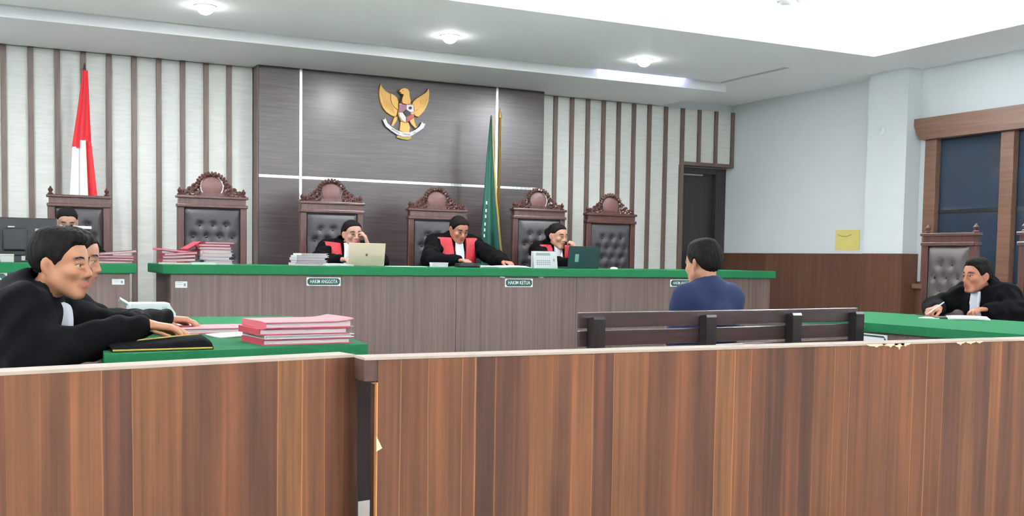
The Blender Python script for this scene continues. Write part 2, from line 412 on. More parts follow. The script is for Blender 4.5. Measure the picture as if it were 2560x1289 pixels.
# door
d1 = thing('door_1', 'dark brown door in the back corner', None, (7.56, YB, 0), 0, None, 'structure')
MB().box(0, 0.05, DAIS, 0.64, 0.09, 2.26).build('door_leaf', M_DOOR, d1)
MB().box(0.60, -0.03, DAIS, 0.75, 0.05, 2.27).box(0.0, -0.02, 2.20, 0.60, 0.05, 2.27).build('door_frame', M_DOOR, d1)
MB().box(0.02, 0.0, 2.175, 0.42, 0.05, 2.195).build('lintel_glint', plain('grey_metal', (150, 150, 152), 0.4, metal=0.8), d1)  # pale bar added to imitate the reflection at the lintel, no real fitting
MB().ball((0.54, 0.04, 1.28), 0.022).lathe([(0.012, 0.0), (0.012, 0.03)], (0.54, 0.03, 1.28), 8, 'Y').build('door_knob', plain('grey_metal', (150, 150, 152), 0.4, metal=0.8), d1, True)
# window in the right wall
w1 = thing('window_1', 'dark glazed window in brown wooden casing on the right wall', None, (XR, 0, 0), 0, None, 'structure')
jw = 0.17
MB().prism([(7.74, 2.55), (4.6, 2.55), (4.66, 2.34), (7.62, 2.34)], 'X', -0.10, 0.0).build('window_head', M_CASING, w1)
ys = [7.60, 6.73, 5.86, 4.99]
for y in ys: MB().box(-0.05, y-jw+0.03, 0.92, 0.0205, y, 2.34, ch=0.006).build('window_post', M_CASING, w1)
MB().box(-0.10, 4.7, 0.88, 0.02, 7.66, 0.93, ch=0.008).build('window_sill', M_CASING, w1)
for a, b in zip(ys[:-1], ys[1:]):
    MB().box(0.021, b-0.06, 0.93, 0.03, a-0.02, 2.36).build('pane', M_GLASS, w1)
    MB().box(0.012, b, 1.62, 0.0205, a-jw+0.03, 1.655).build('glazing_bar', M_BLACKPLASTIC, w1)
# ------------------------------------------------------------------ downlights and ceiling lamp
def downlight(x, y, z, label, group='downlights in the soffit', power=DOWN_POWER):
    o = thing('downlight', label, 'lamp', (x, y, z), 0, group)
    MB().lathe([(0.062, -0.004), (0.085, -0.006), (0.09, -0.001), (0.09, 0.0), (0.062, 0.0)], seg=24).build('trim_ring', plain('white_plastic', (240, 240, 240), 0.4), o, True)
    MB().ball((0, 0, -0.012), (0.066, 0.066, 0.055), 20, 12).build('lens', plain('lamp_lens', (255, 255, 255), 0.5, emit=30.0), o, True)
    l = bpy.data.lights.new('downlight_beam', 'AREA'); l.shape = 'DISK'; l.size = 0.13; l.energy = power; l.color = (0.98, 0.99, 1.0)
    lo = bpy.data.objects.new('downlight_beam', l); lo.location = (0, 0, -0.07); COL.objects.link(lo); lo.parent = o
downlight(1.545, 8.62, ZC, 'glowing round downlight nearest the left edge of the ceiling')
downlight(3.64, 8.66, ZC, 'glowing round downlight above the emblem, middle of three')
downlight(5.70, 8.72, ZC, 'glowing round downlight nearest the lit cove corner')
downlight(-0.55, 8.60, ZC, 'glowing round downlight outside the left of the picture')
def ceiling_lamp(x, y):
    o = thing('ceiling_lamp', 'unlit round ceiling lamp on the bright tray', 'lamp', (x, y, ZT))
    MB().lathe([(0.10, -0.05), (0.11, -0.02), (0.11, 0.0)], seg=24).build('lamp_body', plain('grey_metal', (150, 150, 152), 0.4, metal=0.8), o, True)
    for s in (-1, 1): MB().box(s*0.09-0.03, -0.05, -0.03, s*0.09+0.05*s+0.0, 0.05, -0.012).build('clip', plain('white_plastic', (240, 240, 240), 0.4), o)
ceiling_lamp(6.18, 7.28)

# ------------------------------------------------------------------ front partition
def jag(x0, x1, z, chips):
    pts = [(x0, z)]
    for cx, w, d in chips:
        pts += [(cx-w, z), (cx-w*0.35, z-d*0.5), (cx-w*0.1, z-d), (cx+w*0.25, z-d*0.45), (cx+w, z)]
    return pts+[(x1, z)]
PH = 0.80
pr_ = thing('partition', 'long plank-print partition with chipped pale top edge, right of the gap', 'partition', (1.10, 3.17, 0))
L = 5.4
MB().box(0, 0.0, 0.0, L, 0.018, PH-0.009).build('front_board', M_PLANK, pr_)
MB().box(0.03, 0.084, 0.0, L, 0.10, PH-0.008).build('rear_board', M_PLANK, pr_)
MB().box(-0.045, 0.001, PH-0.075, -0.001, 0.10, PH-0.008).box(0.004, 0.03, 0.02, 0.04, 0.08, PH-0.09).build('end_block', wood('dark_end_block', [(54, 36, 28), (70, 46, 36), (84, 56, 42)], 'Z', 40, 2, 0.5), pr_)
MB().box(-0.045, -0.002, PH-0.008, L, 0.102, PH).build('top_strip', M_RAWBOARD, pr_)
MB().box(-0.004, -0.002, 0.0, 0.0, 0.018, PH-0.08).build('edge_band', plain('orange_edge', (186, 128, 76), 0.5), pr_)
chipmat = plain('chipped_board', (226, 200, 168), 0.8, var=0.08, scale=80)
def chip(cx, w, d, z=PH-0.008):
    MB().prism([(cx-w, z+0.004), (cx-w*0.7, z-d*0.35), (cx-w*0.2, z-d*0.5), (cx, z-d), (cx+w*0.22, z-d*0.4), (cx+w*0.7, z-d*0.22), (cx+w, z+0.004)], 'Y', -0.0042, 0.004).build('chipped_edge', chipmat, pr_)
for px_, w, d in ((2190, 0.055, 0.010), (2225, 0.05, 0.011), (2247, 0.03, 0.022), (2262, 0.03, 0.010), (2400, 0.028, 0.012), (2425, 0.03, 0.009), (2447, 0.02, 0.007), (1950, 0.0, 0.0)):
    if w: chip(on_y(px_, 865, 3.17).x-1.10, w, d)
MB().prism([(-0.004, 0.55), (-0.004, 0.50), (0.016, 0.51)], 'Y', -0.003, 0.003).build('chipped_edge', chipmat, pr_)
g0, g1 = Vector((0.024-0.52, 3.063-0.113, 0)), Vector((1.062, 3.29, 0))
ga = math.atan2(g1.y-g0.y, g1.x-g0.x); gl = (g1-g0).length
gt = thing('partition_gate', 'plank-print wooden partition gate standing slightly open, left of the gap', 'partition', g0, ga)
MB().box(0, 0, 0.0, gl, 0.018, PH-0.009).build('front_board', M_PLANK, gt)
MB().box(0, 0.082, 0.0, gl, 0.10, PH-0.009).build('rear_board', M_PLANK, gt)
MB().box(0, -0.0015, PH-0.009, gl, 0.102, PH).build('top_strip', M_RAWBOARD, gt)
MB().box(gl+0.055, 0.09, 0.29, gl+0.138, 0.115, 0.76).build('latch_post', plain('grey_steel_post', (86, 78, 80), 0.5), gt)
MB().box(gl, 0.001, 0.0, gl+0.012, 0.10, PH-0.012).build('end_board', wood('dark_end_block', [(54, 36, 28)], 'Z'), gt)

# ------------------------------------------------------------------ left table
LT = [(0.34, 3.72), (1.306, 3.88), (1.498, 5.76), (0.47, 5.82)]
TZ = 0.78
def cloth_table(name, label, poly, z, edge, base_inset, panels):
    cx = sum(p[0] for p in poly)/4; cy = sum(p[1] for p in poly)/4
    o = thing(name, label, 'table', (cx, cy, 0))
    P = [(p[0]-cx, p[1]-cy) for p in poly]
    MB().prism(P, 'Z', z-0.004, z).prism([(p[0]*1.0, p[1]*1.0) for p in P], 'Z', z-edge, z-0.004).build('cloth_top', M_BAIZE, o)
    Q = [(p[0]*base_inset, p[1]*base_inset) for p in P]
    for i in panels:
        a, b = Vector(Q[i]), Vector(Q[(i+1) % 4]); t_ = (b-a).normalized(); n_ = Vector((-t_.y, t_.x))*0.02
        poly_ = [a, b, b+n_, a+n_]
        MB().prism([(q.x, q.y) for q in poly_], 'Z', 0.0, z-edge-0.001).build('side_panel', M_DESK, o)
    return o
cloth_table('clerk_table', 'green cloth covered table holding red folders, in front on the left', LT, TZ, 0.055, 0.95, (0, 1, 2))
RT = [(4.62, 3.42), (5.78, 3.42), (5.62, 5.62), (4.46, 5.62)]
rt = cloth_table('counsel_table', 'green cloth covered table along the right side', RT, TZ, 0.05, 0.96, (0, 2, 3))

# ------------------------------------------------------------------ judges desks
DZ, DE, DY = 1.035, 0.07, 8.0
def long_desk(name, label, x0, x1, seams):
    o = thing(name, label, 'desk', ((x0+x1)/2, DY+0.4, DAIS)); cx = (x0+x1)/2; cyy = DY+0.4
    def B(a, b_, c_, d_, e_, f_, nm, mt, ch=0.0): return MB().box(a-cx, b_-cyy, c_-DAIS, d_-cx, e_-cyy, f_-DAIS, ch=ch).build(nm, mt, o)
    B(x0, DY-0.035, DZ-DE, x1, DY+0.78, DZ, 'cloth_top', M_BAIZE, 0.008)
    xs = [x0+0.06]+seams+[x1-0.04]
    for a, b in zip(xs[:-1], xs[1:]): B(a+0.002, DY, DAIS, b-0.002, DY+0.022, DZ-DE-0.001, 'front_panel', M_DESK)
    B(x0+0.06, DY+0.023, DAIS, x0+0.085, DY+0.74, DZ-DE-0.001, 'side_panel', M_DESK)
    B(x1-0.065, DY+0.023, DAIS, x1-0.04, DY+0.74, DZ-DE-0.001, 'side_panel', M_DESK)
    return o
long_desk('judges_desk', 'long judges desk with green cloth top and brown wood front', 1.126, 6.765, [3.446, 4.583])
long_desk('registrar_desk', 'shorter green topped desk at the left, under the monitor', -1.3, 0.948, [-0.15])
G_PLATE = plain('plate_green', (22, 74, 66), 0.35)
M_WHITE = plain('white_plastic', (240, 240, 240), 0.4)
def nameplate(cx, y, z, w, h, txt, label, rz=0.0, pale=False):
    o = thing('nameplate', label, 'nameplate', (cx, y, z), rz, 'name plates on the desk fronts')
    MB().box(-w/2, -0.006, -h/2, w/2, 0, h/2).build('plate', M_WHITE, o)
    c_ = h*0.22; hw, hh = w/2-0.007, h/2-0.006
    MB().prism([(-hw+c_, -hh), (hw-c_, -hh), (hw, -hh+c_), (hw, hh-c_), (hw-c_, hh), (-hw+c_, hh), (-hw, hh-c_), (-hw, -hh+c_)], 'Y', -0.0075, -0.006).build('green_field', G_PLATE, o)
    if pale: MB().box(-hw+0.012, -0.0085, -hh+0.01, hw-0.012, -0.0076, hh-0.01).build('pale_field', M_WHITE, o)
    if txt:
        me = text_mesh(txt, h*0.62); xs_ = [v.co.x for v in me.vertices]; wd = max(xs_)-min(xs_)
        k = (w*0.80)/wd
        for v in me.vertices: v.co = Vector((v.co.x*k, -0.0085-v.co.z*0.2, v.co.y))
        me.materials.append(M_WHITE); link('lettering', me, o)
    return o
def plate_px(x0, x1, y0, y1):
    a, b = on_y(x0, (y0+y1)/2, DY), on_y(x1, (y0+y1)/2, DY)
    return (a.x+b.x)/2, (a.z+b.z)/2, b.x-a.x, (on_y(x0, y0, DY).z-on_y(x0, y1, DY).z)
x_, z_, w_, h_ = plate_px(766, 851, 693, 714); nameplate(x_, DY, z_, w_, h_, 'HAKIM ANGGOTA', 'green name plate reading HAKIM ANGGOTA below the gold laptop')
x2_, z2_, w2_, h2_ = plate_px(1262, 1331, 696, 717); nameplate(x2_, DY, z2_, w2_, h2_, 'HAKIM KETUA', 'green name plate reading HAKIM KETUA')
x3_ = on_y(1675, 707, DY).x; nameplate(x3_+w_/2, DY, z2_+0.004, w_, h_, 'HAKIM ANGGOTA', 'green name plate reading HAKIM ANGGOTA partly behind the seated defendant')
x4_ = on_y(22, 694, DY).x; nameplate(x4_-0.19, DY, on_y(22, 694, DY).z, 0.36, h_*1.05, 'PANITERA', 'green name plate on the registrar desk cut by the left edge')
nameplate(4.497, 4.47, 0.685, 0.26, 0.075, None, 'white rimmed name plate on the right table beside the bench', -PI/2-0.058, True)
def sticker(x0, x1, y0, y1, label):
    a, b = on_y(x0, y1, DY), on_y(x1, y0, DY)
    o = thing('sticker', label, 'sticker', ((a.x+b.x)/2, DY, (a.z+b.z)/2), 0, 'inventory stickers on the desks'); w, h = b.x-a.x, b.z-a.z
    MB().box(-w/2, -0.002, -h/2, w/2, 0, h/2).build('paper', M_PAPER, o)
    MB().box(w*0.2, -0.0025, -h*0.25, w*0.38, -0.002, h*0.2).box(-w*0.4, -0.0025, h*0.28, w*0.1, -0.002, h*0.34).box(-w*0.4, -0.0025, 0.0, w*0.1, -0.002, h*0.05).build('print', plain('grey_print', (140, 140, 140), 0.7), o)
sticker(438, 468, 703, 719, 'small white sticker on the left end of the judges desk')
sticker(280, 311, 697, 711, 'small white sticker on the registrar desk')

# ------------------------------------------------------------------ carved chairs
def dimple_mesh(w, h, pts, depth, name, mat):
    "tufted cushion in the x/z plane, bulging towards -y"
    nx, nz = 34, 46
    def fn(u, v):
        x = -w/2+u*w; z = v*h
        ed = min(u, 1-u, v, 1-v)
        b = 0.045*(1-math.exp(-ed*14))
        for (bx, bz) in pts:
            r2 = ((x-bx)**2+(z-bz)**2)
            b -= depth*math.exp(-r2/(2*0.022**2))
        return (x, -b, z)
    m_ = MB(); m_.grid(nx, nz, fn)
    m_.box(-w/2, 0.0, 0.0, w/2, 0.02, h)
    return m_.mesh(name, mat, True)
CHAIR_MESH = {}
def chair_meshes(style):
    """carved tall chair, facing -y, base at z 0. style: 'carved' (crest), 'plain' (no crest), leather tone"""
    if style in CHAIR_MESH: return CHAIR_MESH[style]
    W = {'small': 0.50, 'brown': 0.52}.get(style, 0.60)
    H = 1.38; lea = M_LEATHER2 if style == 'brown' else M_LEATHER
    out = []
    hw = W/2
    for sx in (-1, 1):
        out.append(('stile', MB().box(sx*(hw-0.025)-0.03, 0.0, 0.0, sx*(hw-0.025)+0.03, 0.055, H-0.09, ch=0.006).mesh('stile', M_CHAIRWOOD)))
        out.append(('leg', MB().tube([(sx*(hw-0.03), -0.52, 0.0), (sx*(hw-0.03), -0.53, 0.04), (sx*(hw-0.03), -0.50, 0.18), (sx*(hw-0.03), -0.51, 0.40)], [0.03, 0.022, 0.028, 0.036], 10).mesh('leg', M_CHAIRWOOD, True)))
        out.append(('arm_post', MB().tube([(sx*(hw-0.03), -0.47, 0.40), (sx*(hw-0.03), -0.48, 0.5), (sx*(hw-0.03), -0.46, 0.66)], [0.024, 0.018, 0.022], 10).mesh('arm_post', M_CHAIRWOOD, True)))
        out.append(('armrest', MB().tube([(sx*(hw-0.03), 0.02, 0.69), (sx*(hw-0.03), -0.22, 0.68), (sx*(hw-0.03), -0.46, 0.68), (sx*(hw-0.03), -0.54, 0.66), (sx*(hw-0.03), -0.545, 0.62)], [0.025, 0.027, 0.03, 0.03, 0.02], 10).mesh('armrest', M_CHAIRWOOD, True)))
        out.append(('finial', MB().lathe([(0.020, 0), (0.026, 0.008), (0.012, 0.018), (0.020, 0.034), (0.022, 0.044), (0.010, 0.060), (0.004, 0.072)], (sx*(hw-0.02), 0.03, H), 10).mesh('finial', M_CHAIRWOOD, True)))
    out.append(('seat_rail', MB().box(-hw+0.02, -0.52, 0.34, hw-0.02, 0.03, 0.42, ch=0.008).mesh('seat_rail', M_CHAIRWOOD)))
    sm = MB(); sm.grid(14, 14, lambda u, v: (-hw+0.035+u*(W-0.07), -0.54+v*0.54, 0.42+0.06*(1-math.exp(-min(u, 1-u, v, 1-v)*16))))
    out.append(('seat', sm.mesh('seat', lea, True)))
    cw = hw+0.015
    out.append(('cornice', MB().box(-cw, -0.022, H-0.025, cw, 0.07, H, ch=0.006).box(-cw+0.02, -0.006, H-0.075, cw-0.02, 0.06, H-0.025).mesh('cornice', M_CHAIRWOOD)))
    out.append(('moulding', MB().box(-cw+0.004, -0.018, H-0.105, cw-0.004, 0.065, H-0.075, ch=0.006).mesh('moulding', M_CHAIRWOOD)))
    out.append(('lower_rail', MB().box(-hw+0.03, 0.0, 0.42, hw-0.03, 0.05, 0.50).mesh('lower_rail', M_CHAIRWOOD)))
    out.append(('back_board', MB().box(-hw+0.03, 0.032, 0.45, hw-0.03, 0.046, H-0.06).mesh('back_board', M_CHAIRWOOD)))
    cwid, chh, cz0 = W-0.12, H-0.11-0.50, 0.50
    pts = []
    row = 0; zz = chh-0.15
    while zz > 0.06:
        n = 3 if row % 2 == 0 else 4
        if style in ('small', 'brown'): n -= 1
        for k in range(n):
            pts.append(((k-(n-1)/2)*0.115, zz))
        zz -= 0.105; row += 1
    me_ = dimple_mesh(cwid, chh, pts, 0.026, 'back_cushion', lea)
    for v in me_.vertices: v.co.z += cz0; v.co.y += 0.01
    out.append(('back_cushion', me_))
    bt = MB().ball((0, 0, 0), (0.011, 0.006, 0.011), 8, 5).mesh('button', plain('button_black', (30, 28, 30), 0.4), True)
    out += [('button', bt, (p[0], -0.012, p[1]+cz0)) for p in pts]
    if style == 'carved':
        cr_ = MB(); y0, y1 = 0.015, 0.05
        # openwork scroll crest: leaves along an arch, stepping down to the finials
        def leaf(x, z, a, l, w):
            dx, dz = math.cos(a), math.sin(a)
            cr_.tube([(x-dx*l/2, 0.03, z-dz*l/2), (x, 0.018, z), (x+dx*l/2, 0.03, z+dz*l/2)], [w*0.35, w, w*0.3], 6)
        for k in range(15):
            a = PI*k/14
            x, z = 0.118*math.cos(a), H+0.085+0.108*math.sin(a)
            leaf(x, z, a+PI/2+(0.5 if k % 2 else -0.5), 0.05, 0.017)
            cr_.ball((0.138*math.cos(a), 0.03, H+0.088+0.122*math.sin(a)), (0.013, 0.015, 0.013), 8, 5)
        for sx in (-1, 1):
            for (x, z, r) in ((0.135, 0.05, 0.03), (0.155, 0.085, 0.018), (0.17, 0.03, 0.028), (0.195, 0.055, 0.018), (0.215, 0.022, 0.024), (0.245, 0.03, 0.016), (0.115, 0.02, 0.02), (0.255, 0.012, 0.014)):
                if z > 0.012:
                    ring = [(sx*x+r*math.cos(q*PI/4), 0.03, H+z+r*math.sin(q*PI/4)) for q in range(8)]
                    cr_.tube(ring+[ring[0]], 0.010, 6, False)
                cr_.ball((sx*x, 0.028, H+z), (r*0.45, 0.016, r*0.45), 8, 5)
            leaf(sx*0.15, H+0.06, PI/2+sx*0.7, 0.09, 0.016); leaf(sx*0.21, H+0.03, PI/2+sx*1.1, 0.07, 0.013)
        cr_.box(-0.10, 0.02, H-0.002, 0.10, 0.045, H+0.03)
        out.append(('crest', cr_.mesh('crest', M_CHAIRWOOD, True)))
        out.append(('medallion', MB().lathe([(0.094, 0.012), (0.094, 0.002), (0.075, -0.004), (0.02, -0.008)], (0, 0.03, H+0.088), 20, 'Y').mesh('medallion', wood('medallion_wood', [(92, 60, 56), (108, 74, 70)], 'Z', 40, 4, 0.35), True)))
    CHAIR_MESH[style] = out
    return out
def chair(x, y, z, face, label, style, group):
    "face: world angle of the sitter's view"
    o = thing('carved_chair', label, 'chair', (x, y, z), face+PI/2, group)
    for q in chair_meshes(style):
        link(q[0], q[1], o, q[2] if len(q) > 2 else None)
    return o
GJ = 'carved chairs behind the judges desks'
CY_ = 9.72
chair(0.72, 10.05, DAIS-0.02, -PI/2, 'leather chair without a crest in front of the red and white flag', 'small', GJ)
chair(1.805, CY_, DAIS, -PI/2, 'empty carved chair behind the tall stack of red folders', 'carved', GJ)
chair(2.91, CY_, DAIS-0.01, -PI/2, 'carved chair of the woman judge behind the gold laptop', 'carved', GJ)
chair(3.98, CY_, DAIS-0.04, -PI/2, 'carved chair of the presiding man in the middle', 'carved', GJ)
chair(5.115, CY_, DAIS, -PI/2, 'carved chair of the woman judge behind the dark laptop', 'carved', GJ)
chair(5.985, CY_, DAIS-0.02, -PI/2, 'empty carved chair nearest the dark corner door', 'carved', GJ)
chair(6.98, 6.14, 0, PI, 'brown leather chair standing empty beside the counsel on the right', 'brown', 'chairs behind the right table')
chair(6.98, 5.22, 0, PI, 'brown leather chair the counsel on the right sits in, cut by the picture edge', 'brown', 'chairs behind the right table')

# ------------------------------------------------------------------ defendant bench
b0, b1 = Vector((2.38, 4.116, 0)), Vector((4.231, 4.309, 0))
ba = math.atan2(b1.y-b0.y, b1.x-b0.x); bl = (b1-b0).length
bn = thing('bench', 'dark brown slatted wooden bench with back posts under the defendant', 'bench', b0, ba)
BH = 0.88
for k in range(4):
    z1 = BH-k*0.083
    MB().box(0, 0.0, z1-0.073, bl, 0.022, z1, ch=0.004).build('back_slat', M_BENCH, bn)
for xx in (0.07, 0.745, 1.335, bl-0.045):
    MB().prism([(-0.055, 0.0), (-0.004, 0.0), (-0.004, BH-0.025), (-0.05, BH-0.018), (-0.056, BH-0.03)], 'X', xx-0.032, xx+0.032).build('back_post', M_BENCHPOST, bn)
    MB().box(xx-0.03, 0.44, 0.0, xx+0.03, 0.50, 0.40).build('leg', M_BENCHPOST, bn)
    MB().box(xx-0.025, 0.0, 0.36, xx+0.025, 0.46, 0.41).build('seat_bearer', M_BENCHPOST, bn)
for k in range(4):
    MB().box(0, 0.05+k*0.115, 0.41, bl, 0.05+k*0.115+0.10, 0.435, ch=0.004).build('seat_slat', M_BENCH, bn)
# ------------------------------------------------------------------ emblem
def em(p):
    q = on_y(920+p[0]/7.583, 190+p[1]/7.583, YP); return (q.x, q.z)
emb = thing('wall_emblem', 'golden eagle emblem with shield and white ribbon on the dark panel', 'emblem', (3.877, YP, 2.32))
def epart(name, poly, y0, y1, mat, inset=0.05, lab=None):
    P = [(em(p)[0]-3.877, em(p)[1]-2.32) for p in poly]
    o = MB().prism(P, 'Y', y0, y1, inset).build(name, mat, emb)
    if lab: o['label'] = lab
    return o
epart('wing', [(215, 140), (240, 200), (320, 290), (400, 335), (480, 370), (530, 420), (555, 500), (555, 650), (530, 760), (500, 790), (420, 760), (330, 700), (260, 610), (215, 500), (190, 380), (190, 250)], 0, -0.030, M_GOLD)
epart('inner_feathers', [(410, 335), (480, 370), (530, 420), (555, 500), (548, 660), (480, 610), (430, 540), (405, 440)], -0.028, -0.042, M_GOLD, 0.08)
epart('wing', [(1130, 235), (1095, 300), (1000, 370), (900, 420), (830, 480), (800, 530), (840, 580), (850, 700), (870, 770), (930, 790), (1010, 720), (1080, 620), (1130, 500), (1150, 350), (1145, 260)], 0, -0.030, M_GOLD)
epart('inner_feathers', [(960, 400), (900, 425), (835, 485), (810, 530), (845, 580), (860, 690), (920, 640), (960, 560), (970, 470)], -0.028, -0.040, M_GOLD, 0.08)
fe = MB()
def ridge(a, b, r=0.004):
    A, B = em(a), em(b); fe.tube([(A[0]-3.877, -0.029, A[1]-2.32), ((A[0]+B[0])/2-3.877, -0.033, (A[1]+B[1])/2-2.32), (B[0]-3.877, -0.029, B[1]-2.32)], [0.001, r, 0.001], 6)
for k in range(6):
    ridge((225+k*32, 260+k*32), (330+k*32, 640+k*22)); ridge((1125-k*34, 330+k*26), (1040-k*28, 690-k*4))
fe.build('feather_ridges', M_GOLD, emb, True)
epart('head', [(545, 290), (570, 262), (600, 242), (660, 230), (720, 250), (750, 300), (760, 400), (785, 500), (770, 560), (690, 570), (610, 540), (600, 470), (618, 410), (640, 365), (600, 348), (570, 345), (590, 318), (560, 312)], -0.02, -0.065, M_GOLD, 0.10)
epart('eye', [(610, 285), (625, 278), (635, 288), (622, 298)], -0.06, -0.068, plain('emblem_black', (50, 50, 54), 0.5), 0.0)
epart('chest', [(560, 520), (690, 500), (840, 540), (870, 700), (850, 800), (700, 905), (600, 860), (540, 730)], -0.005, -0.035, M_GOLD, 0.04)
E_RED = plain('emblem_red', (172, 84, 84), 0.5); E_PUR = plain('emblem_plum', (150, 104, 128), 0.5); E_WHT = plain('emblem_white', (228, 226, 230), 0.5)
E_BLK = plain('emblem_black', (50, 50, 54), 0.5)
epart('shield_field', [(562, 545), (690, 548), (690, 640), (640, 690), (562, 695)], -0.034, -0.046, E_PUR)
epart('shield_field', [(700, 552), (835, 560), (838, 690), (782, 700), (700, 640)], -0.034, -0.046, E_WHT)
epart('shield_field', [(562, 702), (625, 702), (690, 790), (690, 890), (620, 845), (568, 765)], -0.034, -0.046, E_WHT)
epart('shield_field', [(700, 792), (790, 742), (850, 722), (838, 792), (765, 852), (700, 885)], -0.034, -0.046, E_RED)
epart('shield_centre', [(640, 692), (692, 645), (782, 702), (788, 742), (700, 782)], -0.034, -0.052, E_BLK)
epart('banyan_tree', [(770+32*math.cos(k*PI/5), 615+30*math.sin(k*PI/5)) for k in range(10)], -0.045, -0.052, E_BLK)
epart('leg', [(480, 780), (545, 770), (525, 850), (450, 965), (418, 950)], -0.004, -0.034, M_GOLD)
epart('leg', [(765, 850), (850, 790), (862, 880), (905, 985), (868, 995), (800, 915)], -0.004, -0.034, M_GOLD)
epart('tail', [(600, 860), (700, 890), (760, 880), (785, 980), (772, 1075), (670, 1085), (578, 1035), (590, 960)], -0.002, -0.024, M_GOLD)
rb = epart('ribbon', [(255, 830), (290, 835), (310, 805), (350, 900), (430, 970), (520, 1030), (640, 1072), (770, 1072), (880, 1025), (960, 960), (1005, 875), (1030, 905), (1068, 912), (1030, 990), (940, 1052), (830, 1122), (780, 1150), (640, 1150), (530, 1115), (420, 1040), (320, 960)], -0.02, -0.036, E_WHT, 0.0)
epart('base', [(515, 1165), (540, 1128), (660, 1150), (800, 1148), (818, 1190), (740, 1216), (620, 1202)], -0.005, -0.03, M_YELLOW)
for txt, c0, ang, sz in (('BHINNEKA', (500, 1050), -0.47, 0.020), ('TUNGGAL', (705, 1112), 0.0, 0.018), ('IKA', (860, 1080), 0.42, 0.020)):
    me = text_mesh(txt, sz); A = em(c0)
    R2 = Matrix.Rotation(ang, 2)
    for v in me.vertices:
        q = R2 @ Vector((v.co.x, v.co.y)); v.co = Vector((A[0]-3.877+q.x, -0.0372-0.2*v.co.z, A[1]-2.32+q.y))
    me.materials.append(E_BLK); link('lettering', me, emb)

# ------------------------------------------------------------------ flags
def flag_pole(o, h, mat):
    MB().lathe([(0.17, 0.0), (0.17, 0.02), (0.05, 0.06), (0.02, 0.10)], (0, 0, 0), 20).build('base', M_CHAIRWOOD, o, True)
    MB().lathe([(0.014, 0.05), (0.014, h), (0.022, h+0.01), (0.018, h+0.04), (0.003, h+0.11)], (0, 0, 0), 10).build('pole', mat, o, True)
fl = thing('flag', 'red and white flag hanging on its pole behind the registrar chair', 'flag', (0.80, 10.42, DAIS))
flag_pole(fl, 2.46, M_CHAIRWOOD)
def drape(o, name, mat, zt, zb, xl, xr, folds, amp, y0=-0.03, n=36, nz=30):
    """hanging cloth: xl(v), xr(v) give its left and right edge at v (0 top, 1 bottom)"""
    def fn(u, v):
        z = zt+(zb-zt)*v; a, b = xl(v), xr(v)
        x = a+(b-a)*u
        return (x, y0+amp*(0.25+0.75*v)*math.sin(u*PI*folds+0.6*v), z)
    return MB().slab(n, nz, fn, 0.006, (0, 1, 0)).build(name, mat, o, True)
M_FLAGRED = plain('flag_red', (196, 34, 44), 0.7, var=0.06, scale=10); M_FLAGWHITE = plain('flag_white', (232, 234, 242), 0.7, var=0.03, scale=10)
lerp = lambda a, b, t: a+(b-a)*t
# red field: upper cone plus the right hand fall; white field shows between its folds below
drape(fl, 'red_field', M_FLAGRED, 2.50, 1.80, lambda v: lerp(-0.02, -0.115, v**1.1), lambda v: lerp(0.025, 0.05, v), 3, 0.018, -0.035)
drape(fl, 'red_field', M_FLAGRED, 1.86, 0.75, lambda v: lerp(-0.01, 0.02, v), lambda v: lerp(0.05, 0.16, v), 2, 0.02, -0.035)
drape(fl, 'white_field', M_FLAGWHITE, 1.87, 0.70, lambda v: lerp(-0.045, -0.06, v), lambda v: lerp(0.0, 0.04, v), 2, 0.012, -0.06)
drape(fl, 'white_field', M_FLAGWHITE, 1.81, 0.70, lambda v: lerp(-0.11, -0.17, v), lambda v: lerp(-0.03, -0.03, v), 2, 0.014, -0.03)
gf = thing('flag', 'dark green court flag with yellow fringe leaning beside the presiding chair', 'flag', (4.80, 10.05, DAIS))
flag_pole(gf, 2.32, plain('brass', (176, 140, 70), 0.35, metal=0.8))
M_FLAGGREEN = plain('flag_green', (20, 84, 70), 0.6, var=0.10, scale=8)
gx = lambda v: lerp(-0.115, -0.06, min(1, v*2)) if v < 0.5 else lerp(-0.06, 0.06, (v-0.5)*2)
drape(gf, 'green_field', M_FLAGGREEN, 2.34, 0.62, lambda v: lerp(-0.12, -0.24, v**0.8), lambda v: gx(v)+0.0, 3, 0.022, -0.04)
MB().tube([(gx(v)+0.004, -0.05+0.01*math.sin(v*9), 2.34+(0.62-2.34)*v) for v in [k/16 for k in range(17)]], [0.006+0.008*(k/16) for k in range(17)], 8).build('yellow_fringe', M_YELLOW, gf, True)
mk = MB()
for k, zz in enumerate((1.44, 1.36, 1.30, 1.22, 1.16, 1.10)):
    xx = lerp(-0.12, -0.24, ((2.34-zz)/1.72)**0.8)
    mk.box(xx+0.008, -0.085, zz-0.02, xx+0.022, -0.08, zz+0.012)
mk.build('white_lettering', plain('flag_print', (190, 210, 205), 0.6), gf)

